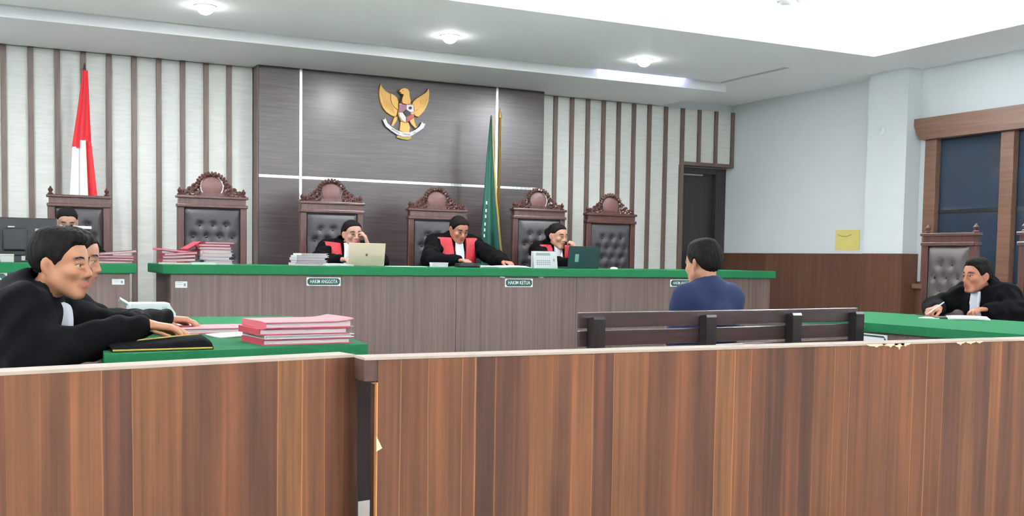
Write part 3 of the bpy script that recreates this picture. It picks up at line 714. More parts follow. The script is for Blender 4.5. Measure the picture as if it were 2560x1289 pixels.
# ------------------------------------------------------------------ papers, folders, gadgets
def folder(loc, rz, w, d, t, mat, label, group, tilt=0.0, curl=0.0, pages=True):
    o = thing('folder', label, 'folder', loc, rz, group); o.rotation_euler = (0, tilt, rz)
    th = 0.003
    top = lambda u, v: (-w/2+u*w, -d/2+v*d, t+curl*(max(0, u-0.75)/0.25)**2*0.02-curl*(max(0, 0.2-v)/0.2)**2*0.006)
    MB().slab(12, 8, top, th).build('cover', mat, o)
    MB().box(-w/2, -d/2, 0, w/2, d/2, th).box(-w/2, -d/2, th, -w/2+0.004, d/2, t-th).build('back_cover', mat, o)
    if pages: MB().box(-w/2+0.008, -d/2+0.006, th+0.0005, w/2-0.012, d/2-0.006, t-th-0.0005).build('pages', M_PAGES, o)
    return o
def sheet(loc, rz, w, d, label, group='loose papers on the desks', t=0.004, mat=None, bend=0.0):
    m_ = MB().slab(8, 6, lambda u, v: (-w/2+u*w, -d/2+v*d, t+bend*math.sin(u*PI)*0.5+bend*v*v), t)
    o = m_.build('paper', mat or M_PAPER); o.location = loc; o.rotation_euler = (0, 0, rz)
    return tag(o, label, 'paper', group)
# stack on the near end of the left table
ft = 'pink folders stacked on the left table corner'
z = TZ
for k, (t_, mt, lab, dx, rz, cu) in enumerate(((0.022, M_RED, 'bottom pink folder of the stack at the table corner', 0.0, 0.10, 0), (0.014, M_PAPER, 'white bordered folder second from the bottom at the table corner', 0.006, 0.12, 0), (0.024, M_RED, 'red folder third from the bottom at the table corner', -0.012, 0.09, 0), (0.026, M_PINK, 'topmost pink folder of the stack at the table corner', 0.004, 0.13, 0.5))):
    folder((1.075+dx, 4.06, z), rz, 0.36, 0.25, t_, mt, lab, ft, 0, cu); z += t_+0.001
# open document the near man reads
folder((0.86, 4.70, TZ), 0.05, 0.34, 0.26, 0.022, M_PINK, 'pink folder lying under the hands of the near counsel', 'pink folders on the left table')
sheet((0.915, 4.40, TZ), 0.35, 0.22, 0.12, 'white sheet sticking out beside the stacked folders', bend=0.006)
sheet((0.78, 4.98, TZ), 0.15, 0.16, 0.14, 'white sheet lying behind the folder under the hands', bend=0.012)
# zipped black document pouch with yellow piping
pc = thing('document_pouch', 'black document pouch with yellow piping at the table edge', 'pouch', (0.535, 3.885, TZ), 0.08)
MB().slab(16, 10, lambda u, v: (-0.17+u*0.34, -0.085+v*0.17, 0.006+0.044*math.sin(PI*min(1, max(0, v)))**0.6*(0.35+0.65*u)*(1 if u < 0.97 else 0.6)), 0.006).box(-0.17, -0.085, 0, 0.17, 0.085, 0.004).build('pouch_body', M_BLACK, pc, True)
MB().tube([(-0.17, -0.088, 0.006), (0.0, -0.09, 0.006), (0.165, -0.088, 0.006)], 0.0035, 6).tube([(-0.17, 0.03, 0.020), (-0.05, 0.03, 0.031), (0.06, 0.02, 0.041), (0.14, 0.0, 0.049)], 0.0035, 6).build('yellow_piping', M_YELLOW, pc, True)
# plastic wrapped tissue pack
tp_ = thing('tissue_pack', 'white plastic wrapped tissue pack on the far end of the left table', 'tissue pack', (0.735, 5.66, TZ), 0.04)
MB().box(-0.105, -0.06, 0, 0.095, 0.06, 0.085, ch=0.014).build('pack', M_PAPER, tp_, True)
MB().slab(6, 4, lambda u, v: (-0.105-0.04*u, -0.035+v*0.07, 0.078+0.025*u+0.01*math.sin(v*5)), 0.004).build('torn_flap', M_PAPER, tp_, True)
MB().slab(6, 4, lambda u, v: (0.09+0.03*u, -0.055+v*0.11, 0.075-0.045*u), 0.03).build('end_fold', M_PAPER, tp_, True)
MB().box(0.05, -0.0615, 0.045, 0.075, -0.0605, 0.065).build('print', plain('pale_print', (176, 200, 205), 0.6), tp_)
# registrar desk: monitor, box, files
mo = thing('monitor', 'black computer monitor seen from behind on the registrar desk', 'monitor', (0.18, 8.30, DZ), 0.0)
mz0, mz1 = 0.045, 0.315
MB().box(-0.30, -0.02, mz0, 0.265, 0.02, mz1, ch=0.008).build('display_back', M_BLACKPLASTIC, mo)
MB().box(-0.09, -0.045, 0.08, 0.07, -0.018, 0.24, ch=0.012).build('bulge', M_BLACKPLASTIC, mo)
MB().box(-0.03, -0.01, 0.0, 0.03, 0.02, 0.09).box(-0.12, -0.09, 0.0, 0.12, 0.09, 0.012, ch=0.003).build('stand', M_BLACKPLASTIC, mo)
MB().box(-0.055, -0.0465, 0.245, -0.012, -0.02, 0.253).build('badge', plain('silver_print', (190, 195, 200), 0.4), mo)
MB().box(0.12, -0.0215, 0.215, 0.20, -0.0198, 0.24).build('sticker', plain('teal_sticker', (120, 150, 150), 0.5), mo)
bx = thing('paper_cup_box', 'small pale box beneath the monitor', 'box', (0.115, 8.10, DZ))
MB().box(-0.042, -0.03, 0, 0.042, 0.03, 0.055, ch=0.004).build('body', plain('pale_card', (206, 206, 200), 0.6), bx)
MB().box(-0.044, -0.032, 0.046, 0.044, 0.032, 0.057, ch=0.002).build('lid', plain('pale_card', (206, 206, 200), 0.6), bx)
prn = thing('printer', 'white topped printer on the registrar desk behind the two counsel', 'printer', (0.585, 8.48, DZ))
MB().box(-0.09, -0.12, 0, 0.095, 0.12, 0.245, ch=0.01).build('body', M_BLACKPLASTIC, prn)
MB().box(-0.092, -0.125, 0.246, 0.097, 0.125, 0.268, ch=0.006).build('lid', M_WHITE, prn)
gL = 'red files on the registrar desk'
z = DZ
for k, (t_, mt, lab, dx, rz, ti) in enumerate(((0.02, M_RED, 'bottom red file on the registrar desk', 0.0, 0.05, 0), (0.018, M_MAROON, 'maroon file second from the bottom on the registrar desk', 0.03, -0.1, 0), (0.016, M_RED, 'red file third from the bottom on the registrar desk', 0.012, 0.12, 0), (0.02, M_MAROON, 'topmost tilted maroon file on the registrar desk', 0.05, -0.08, -0.10))):
    folder((0.80+dx, 8.22, z+(0.012 if ti else 0)), rz, 0.27, 0.22, t_, mt, lab, gL, ti); z += t_+0.001
# judges desk, left pile
gA = 'red files at the left end of the judges desk'
z = DZ
sheet((1.24, 8.12, DZ), 0.0, 0.22, 0.16, 'cream file lowest in the left pile of the judges desk', t=0.012, mat=plain('cream_card', (216, 204, 186), 0.7)); z += 0.0135
for k, (t_, mt, lab, rz, ti, dx) in enumerate(((0.022, M_MAROON, 'maroon file low in the left pile of the judges desk', 0.04, -0.03, 0.0), (0.02, M_MAROON, 'maroon file in the middle of the left pile of the judges desk', -0.06, -0.05, 0.01), (0.018, M_RED, 'red file near the top of the left pile of the judges desk', 0.03, -0.06, 0.015), (0.014, M_PINK, 'pink file topping the left pile of the judges desk', 0.08, 0.10, -0.03))):
    folder((1.255+dx, 8.16, z+0.006), rz, 0.25, 0.2, t_, mt, lab, gA, ti); z += t_+0.004
z = DZ
gB = 'files in the tall stack on the judges desk'
sheet((1.425, 8.06, DZ), 0.0, 0.17, 0.12, 'mint green bound papers lying before the tall stack', t=0.016, mat=plain('mint_paper', (206, 232, 214), 0.7))
for k, (t_, mt, lab, rz, w, dx) in enumerate(((0.034, M_PAPER, 'thick white bundle at the bottom of the tall stack', 0.0, 0.22, 0.03), (0.022, plain('lilac_paper', (200, 190, 206), 0.7), 'lilac bundle second from the bottom of the tall stack', 0.04, 0.23, 0.0), (0.026, M_PAGES, 'pale pink bundle third from the bottom of the tall stack', -0.03, 0.24, 0.02), (0.024, M_PAGES, 'pale pink bundle in the middle of the tall stack', 0.02, 0.23, 0.015), (0.022, M_MAROON, 'maroon file near the top of the tall stack', -0.05, 0.25, 0.01), (0.018, M_RED, 'red file second from the top of the tall stack', 0.07, 0.25, -0.005), (0.016, M_MAROON, 'topmost maroon file of the tall stack', 0.12, 0.24, 0.03))):
    folder((1.53+dx, 8.24, z), rz, w, 0.19, t_, mt, lab, gB, -0.0); z += t_+0.0015
folder((1.40, 8.30, DZ+0.10), 0.2, 0.12, 0.16, 0.05, M_RED, 'red file leaning at the left side of the tall stack', gB, -0.5, pages=False)
z = DZ
gC = 'papers stacked before the gold laptop'
for k, (t_, mt, lab, rz, w, dx) in enumerate(((0.022, M_PAGES, 'bottom grey bundle beside the gold laptop', 0.02, 0.26, 0.0), (0.016, plain('grey_paper', (186, 184, 190), 0.7), 'grey file second from the bottom beside the gold laptop', -0.03, 0.25, 0.01), (0.022, plain('lilac_paper', (200, 190, 206), 0.7), 'lilac bundle in the middle beside the gold laptop', 0.05, 0.24, 0.0), (0.016, M_PAPER, 'white bundle second from the top beside the gold laptop', -0.02, 0.26, 0.015), (0.014, M_PAPER, 'topmost white papers beside the gold laptop', 0.08, 0.22, 0.02))):
    folder((2.27+dx, 8.24, z), rz, w, 0.19, t_, mt, lab, gC); z += t_+0.0015
sheet((2.47, 8.10, DZ), 0.05, 0.20, 0.18, 'white papers lying left of the gold laptop', t=0.014, bend=0.004)
def laptop(loc, rz, w, h, d, mat, label, lean, mark):
    o = thing('laptop', label, 'laptop', loc, rz)
    MB().box(-w/2, 0, 0, w/2, d, 0.012, ch=0.003).build('keyboard_base', mat, o)
    R = Matrix.Rotation(lean, 4, 'X')
    lid = MB().box(-w/2, -0.004, 0.006, w/2, 0.004, h, R, 0.0).build('lid', mat, o)
    MB().box(-w/2+0.01, 0.0042, 0.016, w/2-0.01, 0.0050, h-0.01, R).build('screen', plain('screen_black', (16, 18, 22), 0.2), lid)
    mark(o, R)
    return o
M_GOLDAL = plain('gold_aluminium', (216, 200, 176), 0.4, metal=0.25)
def apple(o, R):
    m_ = MB()
    pts = [(0.010*math.cos(a)*(1.0 if math.cos(a) < 0.8 else 0.78), 0.011*math.sin(a)-0.001*(1 if abs(math.sin(a)) > 0.9 else 0)) for a in [k*PI/8 for k in range(16)]]
    m_.prism([(p[0]+0.0, p[1]+0.095) for p in pts], 'Y', -0.0046, -0.004)
    m_.prism([(0.001, 0.108), (0.006, 0.114), (0.005, 0.109)], 'Y', -0.0046, -0.004)
    m_.v = [tuple(R @ Vector(p)) for p in m_.v]
    m_.build('logo', plain('logo_dark', (92, 84, 76), 0.3), o)
laptop((2.725, 8.17, DZ), -0.06, 0.30, 0.19, 0.21, M_GOLDAL, 'gold laptop open on the judges desk', 0.24, apple)
def patch(o, R):
    MB().box(-0.10, -0.0048, 0.06, -0.06, -0.004, 0.13, R).build('sticker', plain('pale_green_sticker', (110, 160, 140), 0.5), o)
laptop((4.765, 8.20, DZ), 0.06, 0.33, 0.20, 0.22, plain('dark_laptop', (26, 56, 56), 0.35), 'dark laptop open on the judges desk', 0.12, patch)
gP = 'loose papers on the desks'
sheet((2.99, 8.10, DZ), 0.1, 0.20, 0.14, 'white sheets lying right of the gold laptop', gP, 0.006)
sheet((3.17, 8.12, DZ), -0.1, 0.10, 0.12, 'narrow white slip right of the gold laptop', gP, 0.005)
wbx = thing('card_box', 'small white box standing before the presiding man', 'box', (3.315, 8.06, DZ), 0.02)
MB().box(-0.07, -0.03, 0, 0.07, 0.03, 0.036, ch=0.003).build('body', M_PAPER, wbx); MB().box(-0.072, -0.032, 0.028, 0.072, 0.032, 0.038, ch=0.002).build('lid', M_PAPER, wbx)
kp = thing('desk_microphone', 'low black microphone base before the presiding man', 'microphone', (3.60, 8.12, DZ), 0.0)
MB().box(-0.10, -0.05, 0, 0.10, 0.05, 0.035, ch=0.010).build('base', M_BLACKPLASTIC, kp)
MB().box(-0.03, -0.03, 0.035, 0.04, 0.03, 0.042, ch=0.002).build('control_pad', plain('grey_plastic', (60, 60, 66), 0.4), kp)
sheet((3.86, 8.30, DZ), 0.1, 0.24, 0.18, 'white papers under the presiding hands', gP, 0.008, bend=0.006)
sheet((4.08, 8.22, DZ), -0.08, 0.30, 0.2, 'open white booklet right of the presiding man', gP, 0.006, bend=0.010)
cal = thing('desk_calendar', 'white desk calendar standing on the judges desk', 'calendar', (4.345, 8.12, DZ), 0.0)
RC = Matrix.Rotation(-0.18, 4, 'X')
MB().box(-0.115, -0.002, 0, 0.115, 0.002, 0.15, RC).box(-0.115, 0.058, 0, 0.115, 0.062, 0.148).build('board', M_PAPER, cal)
MB().box(-0.09, -0.003, 0.112, 0.05, -0.002, 0.135, RC).build('header_print', plain('calendar_grey', (150, 158, 150), 0.6), cal)
cm = MB()
for r in range(3):
    for k in range(7): cm.box(-0.088+k*0.02, -0.003, 0.03+r*0.016, -0.088+k*0.02+0.013, -0.002, 0.03+r*0.016+0.008, RC)
cm.build('date_print', plain('calendar_blue', (128, 140, 160), 0.6), cal)
MB().box(0.075, -0.003, 0.06, 0.09, -0.002, 0.085, RC).build('logo_print', plain('calendar_mark', (150, 150, 150), 0.6), cal)
ms = thing('computer_mouse', 'pale computer mouse right of the dark laptop', 'mouse', (5.0, 8.06, DZ), 0.3)
MB().ball((0, 0, 0.004), (0.025, 0.042, 0.016), 12, 8).build('shell', M_WHITE, ms, True); MB().box(-0.002, -0.045, 0.018, 0.002, -0.01, 0.026).build('wheel', M_BLACKPLASTIC, ms)
# right table
sheet((5.40, 4.86, TZ), 0.5, 0.17, 0.12, 'white slip at the left of the writing hand', gP, 0.004)
folder((5.50, 4.84, TZ), 0.9, 0.22, 0.16, 0.008, M_BLACKPLASTIC, 'thin dark folder under the writing hand', 'writing pads on the right table', pages=False)
sheet((5.52, 4.68, TZ), -0.75, 0.24, 0.17, 'white writing pad before the counsel on the right', gP, 0.010, bend=0.008)
# yellow notice on the right wall, small marks
yn = thing('yellow_notice', 'yellow paper pocket stuck on the right wall above the wainscot', 'notice', (XR, 8.655, 1.372), 0.0)
MB().box(-0.006, -0.178, -0.108, 0.0, 0.178, 0.108).build('paper', plain('yellow_paper', (218, 206, 120), 0.6, var=0.08, scale=8), yn)
MB().slab(10, 3, lambda u, v: (-0.0075, -0.06+u*0.20, 0.05-0.018*math.sin(u*PI)+v*0.012), 0.0012, (1, 0, 0)).build('crease_shade', plain('yellow_shadow', (170, 156, 86), 0.7), yn)  # flat darker yellow strip, the shade of a crease put into the colour
wh = thing('wall_hook', 'small pale cap on the white pillar', 'hook', (8.12, 8.02, 2.47), 0.0)
MB().lathe([(0.045, 0.0), (0.045, -0.008), (0.03, -0.016), (0.01, -0.02)], seg=16, axis='X').build('cap', M_WALL, wh, True); MB().ball((-0.02, 0, 0), 0.009, 8, 5).build('screw', M_WALL, wh)
# ------------------------------------------------------------------ people: smooth-blended bodies polygonised on a grid
def v3(*a): return np.array(a, np.float32)
class Sdf:
    def __init__(s): s.p = []
    def cap(s, a, b, ra, rb=None, k=0.02):
        s.p.append(('c', v3(*a), v3(*b), ra, ra if rb is None else rb, k)); return s
    def ell(s, c, r, R=None, k=0.02, sub=False):
        s.p.append(('e', v3(*c), v3(*r), None if R is None else np.array(R, np.float32), sub, k)); return s
    def bounds(s, pad):
        lo = np.full(3, 1e9); hi = -lo
        for q in s.p:
            if q[0] == 'c':
                r = max(q[3], q[4]); lo = np.minimum(lo, np.minimum(q[1], q[2])-r); hi = np.maximum(hi, np.maximum(q[1], q[2])+r)
            elif not q[4]:
                r = float(q[2].max()); lo = np.minimum(lo, q[1]-r); hi = np.maximum(hi, q[1]+r)
        return lo-pad, hi+pad
    def __call__(s, P):
        d = None
        lo, hi = P.min(0), P.max(0)
        for q in s.p:
            # parts of the body too far from these points to matter are skipped
            if q[0] == 'c': cc = (q[1]+q[2])/2; rr = float(np.linalg.norm(q[2]-q[1]))/2+max(q[3], q[4])
            else: cc = q[1]; rr = float(q[2].max())
            if float(np.linalg.norm(cc-np.clip(cc, lo, hi))) > rr+0.10: continue
            if q[0] == 'c':
                a, b = q[1], q[2]; ab = b-a; L2 = float(ab @ ab)+1e-12
                pa = P-a
                t = np.clip((pa @ ab)/L2, 0, 1)
                e = np.sqrt(((pa-t[:, None]*ab)**2).sum(1))-(q[3]+(q[4]-q[3])*t); k = q[5]; sub = False
            else:
                pl = P-q[1]
                if q[3] is not None: pl = pl @ q[3]
                r = q[2]
                k0 = np.sqrt(((pl/r)**2).sum(1)); k1 = np.sqrt(((pl/(r*r))**2).sum(1))+1e-9
                e = k0*(k0-1)/k1; sub = q[4]; k = q[5]
            if d is None:
                if not sub: d = e
            elif sub:
                h = np.clip(0.5-0.5*(d+e)/k, 0, 1); d = d*(1-h)-e*h+k*h*(1-h)
            else:
                h = np.clip(0.5+0.5*(e-d)/k, 0, 1); d = e*(1-h)+d*h-k*h*(1-h)
        return np.full(len(P), 0.2, np.float32) if d is None else d
def polygonise(fn, lo, hi, h):
    B = 8
    n = np.maximum(1, np.ceil((np.array(hi)-lo)/(h*B)).astype(int))
    N = n*B+1
    lo = np.array(lo, np.float32)
    V = np.ones(N, np.float32)
    ii = np.stack(np.meshgrid(*[np.arange(k) for k in n], indexing='ij'), -1).reshape(-1, 3)
    cen = lo+(ii+0.5)*(B*h)
    dc = fn(cen.astype(np.float32))
    act = np.abs(dc) < B*h*0.95+0.03
    far_in = (dc < 0) & ~act
    for b in ii[far_in]: V[b[0]*B:(b[0]+1)*B+1, b[1]*B:(b[1]+1)*B+1, b[2]*B:(b[2]+1)*B+1] = -1
    loc = np.stack(np.meshgrid(*[np.arange(B+1)]*3, indexing='ij'), -1).reshape(-1, 3)
    ia = ii[act]
    for st in range(0, len(ia), 20):
        blk = ia[st:st+20]
        idx = (blk[:, None, :]*B+loc[None]).reshape(-1, 3)
        V[idx[:, 0], idx[:, 1], idx[:, 2]] = fn((lo+idx*h).astype(np.float32))
    V[0], V[-1], V[:, 0], V[:, -1], V[:, :, 0], V[:, :, -1] = [np.abs(q)+1e-4 for q in (V[0], V[-1], V[:, 0], V[:, -1], V[:, :, 0], V[:, :, -1])]
    S = V < 0
    c8 = [(i, j, k) for i in (0, 1) for j in (0, 1) for k in (0, 1)]
    cnt = sum(S[i:N[0]-1+i, j:N[1]-1+j, k:N[2]-1+k].astype(np.int8) for i, j, k in c8)
    cells = np.argwhere((cnt > 0) & (cnt < 8))
    vid = np.full(N-1, -1, np.int32); vid[cells[:, 0], cells[:, 1], cells[:, 2]] = np.arange(len(cells))
    acc = np.zeros((len(cells), 3)); w = np.zeros(len(cells))
    for a in c8:
        for ax in range(3):
            if a[ax]: continue
            b = list(a); b[ax] = 1
            va = V[cells[:, 0]+a[0], cells[:, 1]+a[1], cells[:, 2]+a[2]]; vb = V[cells[:, 0]+b[0], cells[:, 1]+b[1], cells[:, 2]+b[2]]
            x = (va < 0) != (vb < 0)
            t = np.where(x, va/(va-vb+1e-12*(va == vb)), 0)
            p = np.array(a)[None]+t[:, None]*(np.array(b)-np.array(a))[None]
            acc += p*x[:, None]; w += x
    verts = lo+(cells+acc/w[:, None])*h
    faces = []
    for ax in range(3):
        u, v = (ax+1) % 3, (ax+2) % 3
        sl = [slice(None)]*3; s2 = [slice(None)]*3
        sl[ax] = slice(0, N[ax]-1); s2[ax] = slice(1, N[ax])
        ed = np.argwhere(S[tuple(sl)] != S[tuple(s2)])
        ed = ed[(ed[:, u] > 0) & (ed[:, v] > 0) & (ed[:, u] < N[u]-1) & (ed[:, v] < N[v]-1)]
        q = []
        for du, dv in ((-1, -1), (0, -1), (0, 0), (-1, 0)):
            e = ed.copy(); e[:, u] += du; e[:, v] += dv
            q.append(vid[e[:, 0], e[:, 1], e[:, 2]])
        q = np.stack(q, 1)
        flip = ~S[ed[:, 0], ed[:, 1], ed[:, 2]]
        q[flip] = q[flip][:, ::-1]
        faces.append(q)
    return verts, np.concatenate(faces)
def sdf_object(name, fn, bounds, h, mat, parent, tint=None):
    vv, ff = polygonise(fn, bounds[0], bounds[1], h)
    me = bpy.data.meshes.new(name)
    me.vertices.add(len(vv)); me.vertices.foreach_set('co', vv.astype(np.float32).ravel())
    me.loops.add(len(ff)*4); me.loops.foreach_set('vertex_index', ff.ravel().astype(np.int32))
    me.polygons.add(len(ff)); me.polygons.foreach_set('loop_start', np.arange(0, len(ff)*4, 4, dtype=np.int32))
    me.polygons.foreach_set('use_smooth', np.ones(len(ff), bool))
    me.update(); me.validate()
    if tint is not None:
        at_ = me.attributes.new('tint', 'FLOAT_COLOR', 'POINT')
        at_.data.foreach_set('color', np.concatenate([tint(vv), np.ones((len(vv), 1))], 1).astype(np.float32).ravel())
    me.materials.append(mat)
    return link(name, me, parent)
def rotm(yaw, pitch, roll):
    "columns: right, forward, up of the head; yaw to the left, pitch down, roll to the right"
    m_ = Matrix.Rotation(yaw, 3, 'Z') @ Matrix.Rotation(-pitch, 3, 'X') @ Matrix.Rotation(roll, 3, 'Y')
    return np.array(m_)
def unit(v): v = np.array(v, float); return v/np.linalg.norm(v)
def hand(S, wrist, d, n, right, curl, thumb=0.3, sp=1.0):
    d = unit(d); n = np.array(n, float); n = unit(n-d*(n @ d)); s_ = -np.cross(n, d) if right else np.cross(n, d)
    w = np.array(wrist, float)
    offs = [0.028, 0.010, -0.009, -0.027]; ln = [0.070, 0.079, 0.073, 0.058]; kn = [0.088, 0.092, 0.088, 0.080]
    for o_, l_, k_, cu in zip(offs, ln, kn, curl):
        base = w+s_*o_*0.6; kk = w+d*k_+s_*o_*sp
        S.cap(base, kk, 0.014, 0.0125, 0.012)
        dir_ = unit(d+s_*o_*2.0*(sp-0.6)); p = kk; ang = 0
        for seg, (f_, r0, r1) in enumerate(((0.46, 0.0098, 0.0090), (0.30, 0.0090, 0.0082), (0.24, 0.0082, 0.0070))):
            ang += cu*(0.8 if seg == 0 else 1.0)
            q = p+(dir_*math.cos(ang)+n*math.sin(ang))*l_*f_
            S.cap(p, q, r0, r1, 0.004); p = q
    t0 = w+d*0.022+s_*0.022; t1 = t0+d*0.035+s_*0.026+n*0.008; t2 = t1+d*0.030+s_*0.010*(1-thumb)+n*0.022*thumb; t3 = t2+d*0.022-s_*0.004+n*0.02*thumb
    S.cap(t0, t1, 0.0155, 0.012, 0.012).cap(t1, t2, 0.0115, 0.0098, 0.005).cap(t2, t3, 0.0098, 0.0078, 0.004)
def head_sdf(S, c, R, female=False, k=1.0):
    c = np.array(c, float)
    T = lambda x, y, z: c+R @ (np.array((x, y, z))*k)
    Rm = R
    E = lambda p, r, kk=0.015, sub=False, RR=None: S.ell(T(*p), [q*k for q in r], Rm if RR is None else Rm @ RR, kk, sub)
    C = lambda a, b, ra, rb=None, kk=0.01: S.cap(T(*a), T(*b), ra*k, None if rb is None else rb*k, kk)
    jw = 0.9 if female else 1.0
    E((0, -0.018, 0.038), (0.075, 0.094, 0.080))
    E((0, 0.030, 0.035), (0.064, 0.058, 0.062), 0.02)          # forehead
    E((0, 0.024, -0.032), (0.064*jw, 0.060, 0.074), 0.02)      # mid face
    for s_ in (-1, 1):
        C((s_*0.052*jw, -0.010, -0.045), (s_*0.020*jw, 0.062, -0.098), 0.024, 0.019, 0.026)   # jaw line
        E((s_*0.042, 0.056, -0.022), (0.022, 0.024, 0.020), 0.02)                             # cheekbone
    E((0, 0.070, -0.096), (0.020, 0.018, 0.017), 0.018)        # chin
    C((-0.036, 0.079, 0.023), (0.036, 0.079, 0.023), 0.009, None, 0.016)                      # brow ridge
    for s_ in (-1, 1): E((s_*0.031, 0.098, 0.004), (0.017, 0.0165, 0.009), 0.012, True)        # eye hollow
    C((0, 0.086, 0.012), (0, 0.099, -0.022), 0.0080, 0.0120, 0.012)                           # nose bridge
    E((0, 0.1005, -0.028), (0.0140, 0.013, 0.0105), 0.009)
    for s_ in (-1, 1): E((s_*0.0145, 0.093, -0.031), (0.0095, 0.011, 0.0085), 0.007)          # nostril wings
    E((0, 0.082, -0.058), (0.028, 0.016, 0.026), 0.016)        # muzzle
    C((-0.017, 0.090, -0.0545), (0.0, 0.098, -0.0520), 0.0055, 0.0068, 0.005); C((0.0, 0.098, -0.0520), (0.017, 0.090, -0.0545), 0.0068, 0.0055, 0.005)
    C((-0.014, 0.090, -0.0665), (0.014, 0.090, -0.0665), 0.0072, None, 0.006)
    E((0, 0.106, -0.0600), (0.021, 0.006, 0.0022), 0.003, True)                               # mouth line
    for s_ in (-1, 1):
        tilt_ = np.array(Matrix.Rotation(s_*0.45, 3, 'Z') @ Matrix.Rotation(0.20, 3, 'X'))
        E((s_*0.077, -0.014, -0.006), (0.0085, 0.021, 0.033), 0.008, False, tilt_)            # ear
        E((s_*0.088, -0.008, -0.002), (0.009, 0.011, 0.019), 0.004, True, tilt_)
        C((s_*0.017, 0.0865, 0.0122), (s_*0.045, 0.0765, 0.0112), 0.0050, 0.0046, 0.005)      # upper lid
        C((s_*0.018, 0.0850, -0.0045), (s_*0.044, 0.0755, -0.0035), 0.0042, 0.0040, 0.006)    # lower lid
    return T
def face_tint(c, R, skin, lips, brow, stash, k=1.0):
    skin = np.array(srgb(*[q*0.84 for q in skin])[:3])*np.array((1.0, 0.97, 0.95)); lips = np.array(srgb(*lips)[:3]); dark = np.array(srgb(34, 26, 24)[:3])
    def f(P):
        L_ = (P-np.array(c)) @ R/k
        x, y, z = L_[:, 0], L_[:, 1], L_[:, 2]; ax = np.abs(x)
        g = lambda u, s_: np.exp(-(u/s_)**2)
        col = np.repeat(skin[None], len(P), 0)
        front = 1/(1+np.exp(-(y-0.055)*400))
        # warmer cheeks and nose
        wm = 0.25*front*(g(ax-0.04, 0.022)*g(z+0.025, 0.022)+g(x, 0.012)*g(z+0.025, 0.014))
        col = col*(1-wm[:, None]*np.array([0, 0.25, 0.3])[None])
        lp = np.clip(front*g(x, 0.023)*g(z+0.0600, 0.0115)*1.8, 0, 1)*(ax < 0.03)
        col = col*(1-lp[:, None])+lips*lp[:, None]
        bz = z-(0.0265+0.004*np.sin(np.clip((ax-0.012)/0.036, 0, 1)*PI))
        bw = np.clip(front*g(bz, 0.0062)*(1/(1+np.exp(-(ax-0.013)*900)))*(1/(1+np.exp((ax-0.052)*700)))*brow, 0, 1)
        col = col*(1-bw[:, None])+dark*bw[:, None]
        # lash line
        ll = np.clip(front*g(z-0.0068, 0.0026)*(ax > 0.017)*(ax < 0.046)*0.75, 0, 1)
        col = col*(1-ll[:, None])+dark*ll[:, None]
        ear_shade = np.clip(g(L_[:, 1]+0.010, 0.010)*g(z+0.002, 0.016)*(ax > 0.073)*0.55, 0, 1)  # shade of the ear hollow painted into the skin, darker and redder
        col = col*(1-ear_shade[:, None]*np.array([0.35, 0.6, 0.65])[None])
        if stash:
            st = np.clip(1.3*stash*front*g(z+0.044, 0.0062)*g(ax, 0.026), 0, 1)+np.clip(0.4*stash*front*g(z+0.093, 0.012)*g(ax, 0.02), 0, 1)
            st = np.clip(st, 0, 0.8); col = col*(1-st[:, None])+dark*1.6*st[:, None]
        return col
    return f
def hair_sdf(c, R, style, k=1.0):
    c = np.array(c, float)
    S = Sdf(); T = lambda x, y, z: c+R @ (np.array((x, y, z))*k)
    E = lambda p, r, kk=0.02: S.ell(T(*p), [q*k for q in r], R, kk)
    E((0, -0.018, 0.040), (0.0835, 0.102, 0.087))
    E((0, 0.030, 0.050), (0.071, 0.060, 0.060))
    if style in ('quiff',):
        E((0.0, 0.058, 0.092), (0.058, 0.040, 0.030)); E((0, -0.01, 0.105), (0.065, 0.08, 0.030))
    if style == 'thick': E((0, -0.01, 0.10), (0.066, 0.085, 0.036)); E((0, -0.06, 0.02), (0.07, 0.06, 0.07))
    if style in ('bun', 'long'):
        E((0, -0.07, 0.0), (0.075, 0.055, 0.075), 0.03)
    if style == 'bun': E((0, -0.125, 0.02), (0.045, 0.04, 0.045), 0.01)
    if style == 'long': E((0, -0.085, -0.06), (0.08, 0.045, 0.11), 0.03); E((0.055, -0.02, -0.02), (0.03, 0.05, 0.09), 0.02); E((-0.055, -0.02, -0.02), (0.03, 0.05, 0.09), 0.02)
    ys_ = [-0.2, -0.07, -0.045, -0.020, 0.010, 0.030, 0.050, 0.066, 0.2]
    if style in ('bun',): zs_ = [-0.10, -0.08, -0.03, 0.012, 0.020, 0.028, 0.058, 0.074, 0.076]
    elif style == 'long': zs_ = [-0.20, -0.20, -0.15, -0.10, -0.05, 0.015, 0.056, 0.072, 0.076]
    else: zs_ = [-0.080, -0.075, -0.050, 0.014, -0.014, 0.006, 0.048, 0.074, 0.078]
    def fn(P):
        d = S(P)
        L_ = (P-c.astype(np.float32)) @ R.astype(np.float32)/k
        f = np.interp(L_[:, 1], ys_, zs_)
        wob = 0.0022*np.sin(L_[:, 0]*260+L_[:, 2]*60)*np.sin(L_[:, 1]*170+1.0)
        d = d+wob
        cut = (f-L_[:, 2])*0.75*k
        d = d+0.0095*k*np.exp(-np.maximum(L_[:, 2]-f, 0)/0.016)
        h = np.clip(0.5-0.5*(d-cut)/0.008, 0, 1)
        return (cut*h+d*(1-h)+0.008*h*(1-h)).astype(np.float32)
    return fn, S.bounds(0.02)
EYE_ME = {}
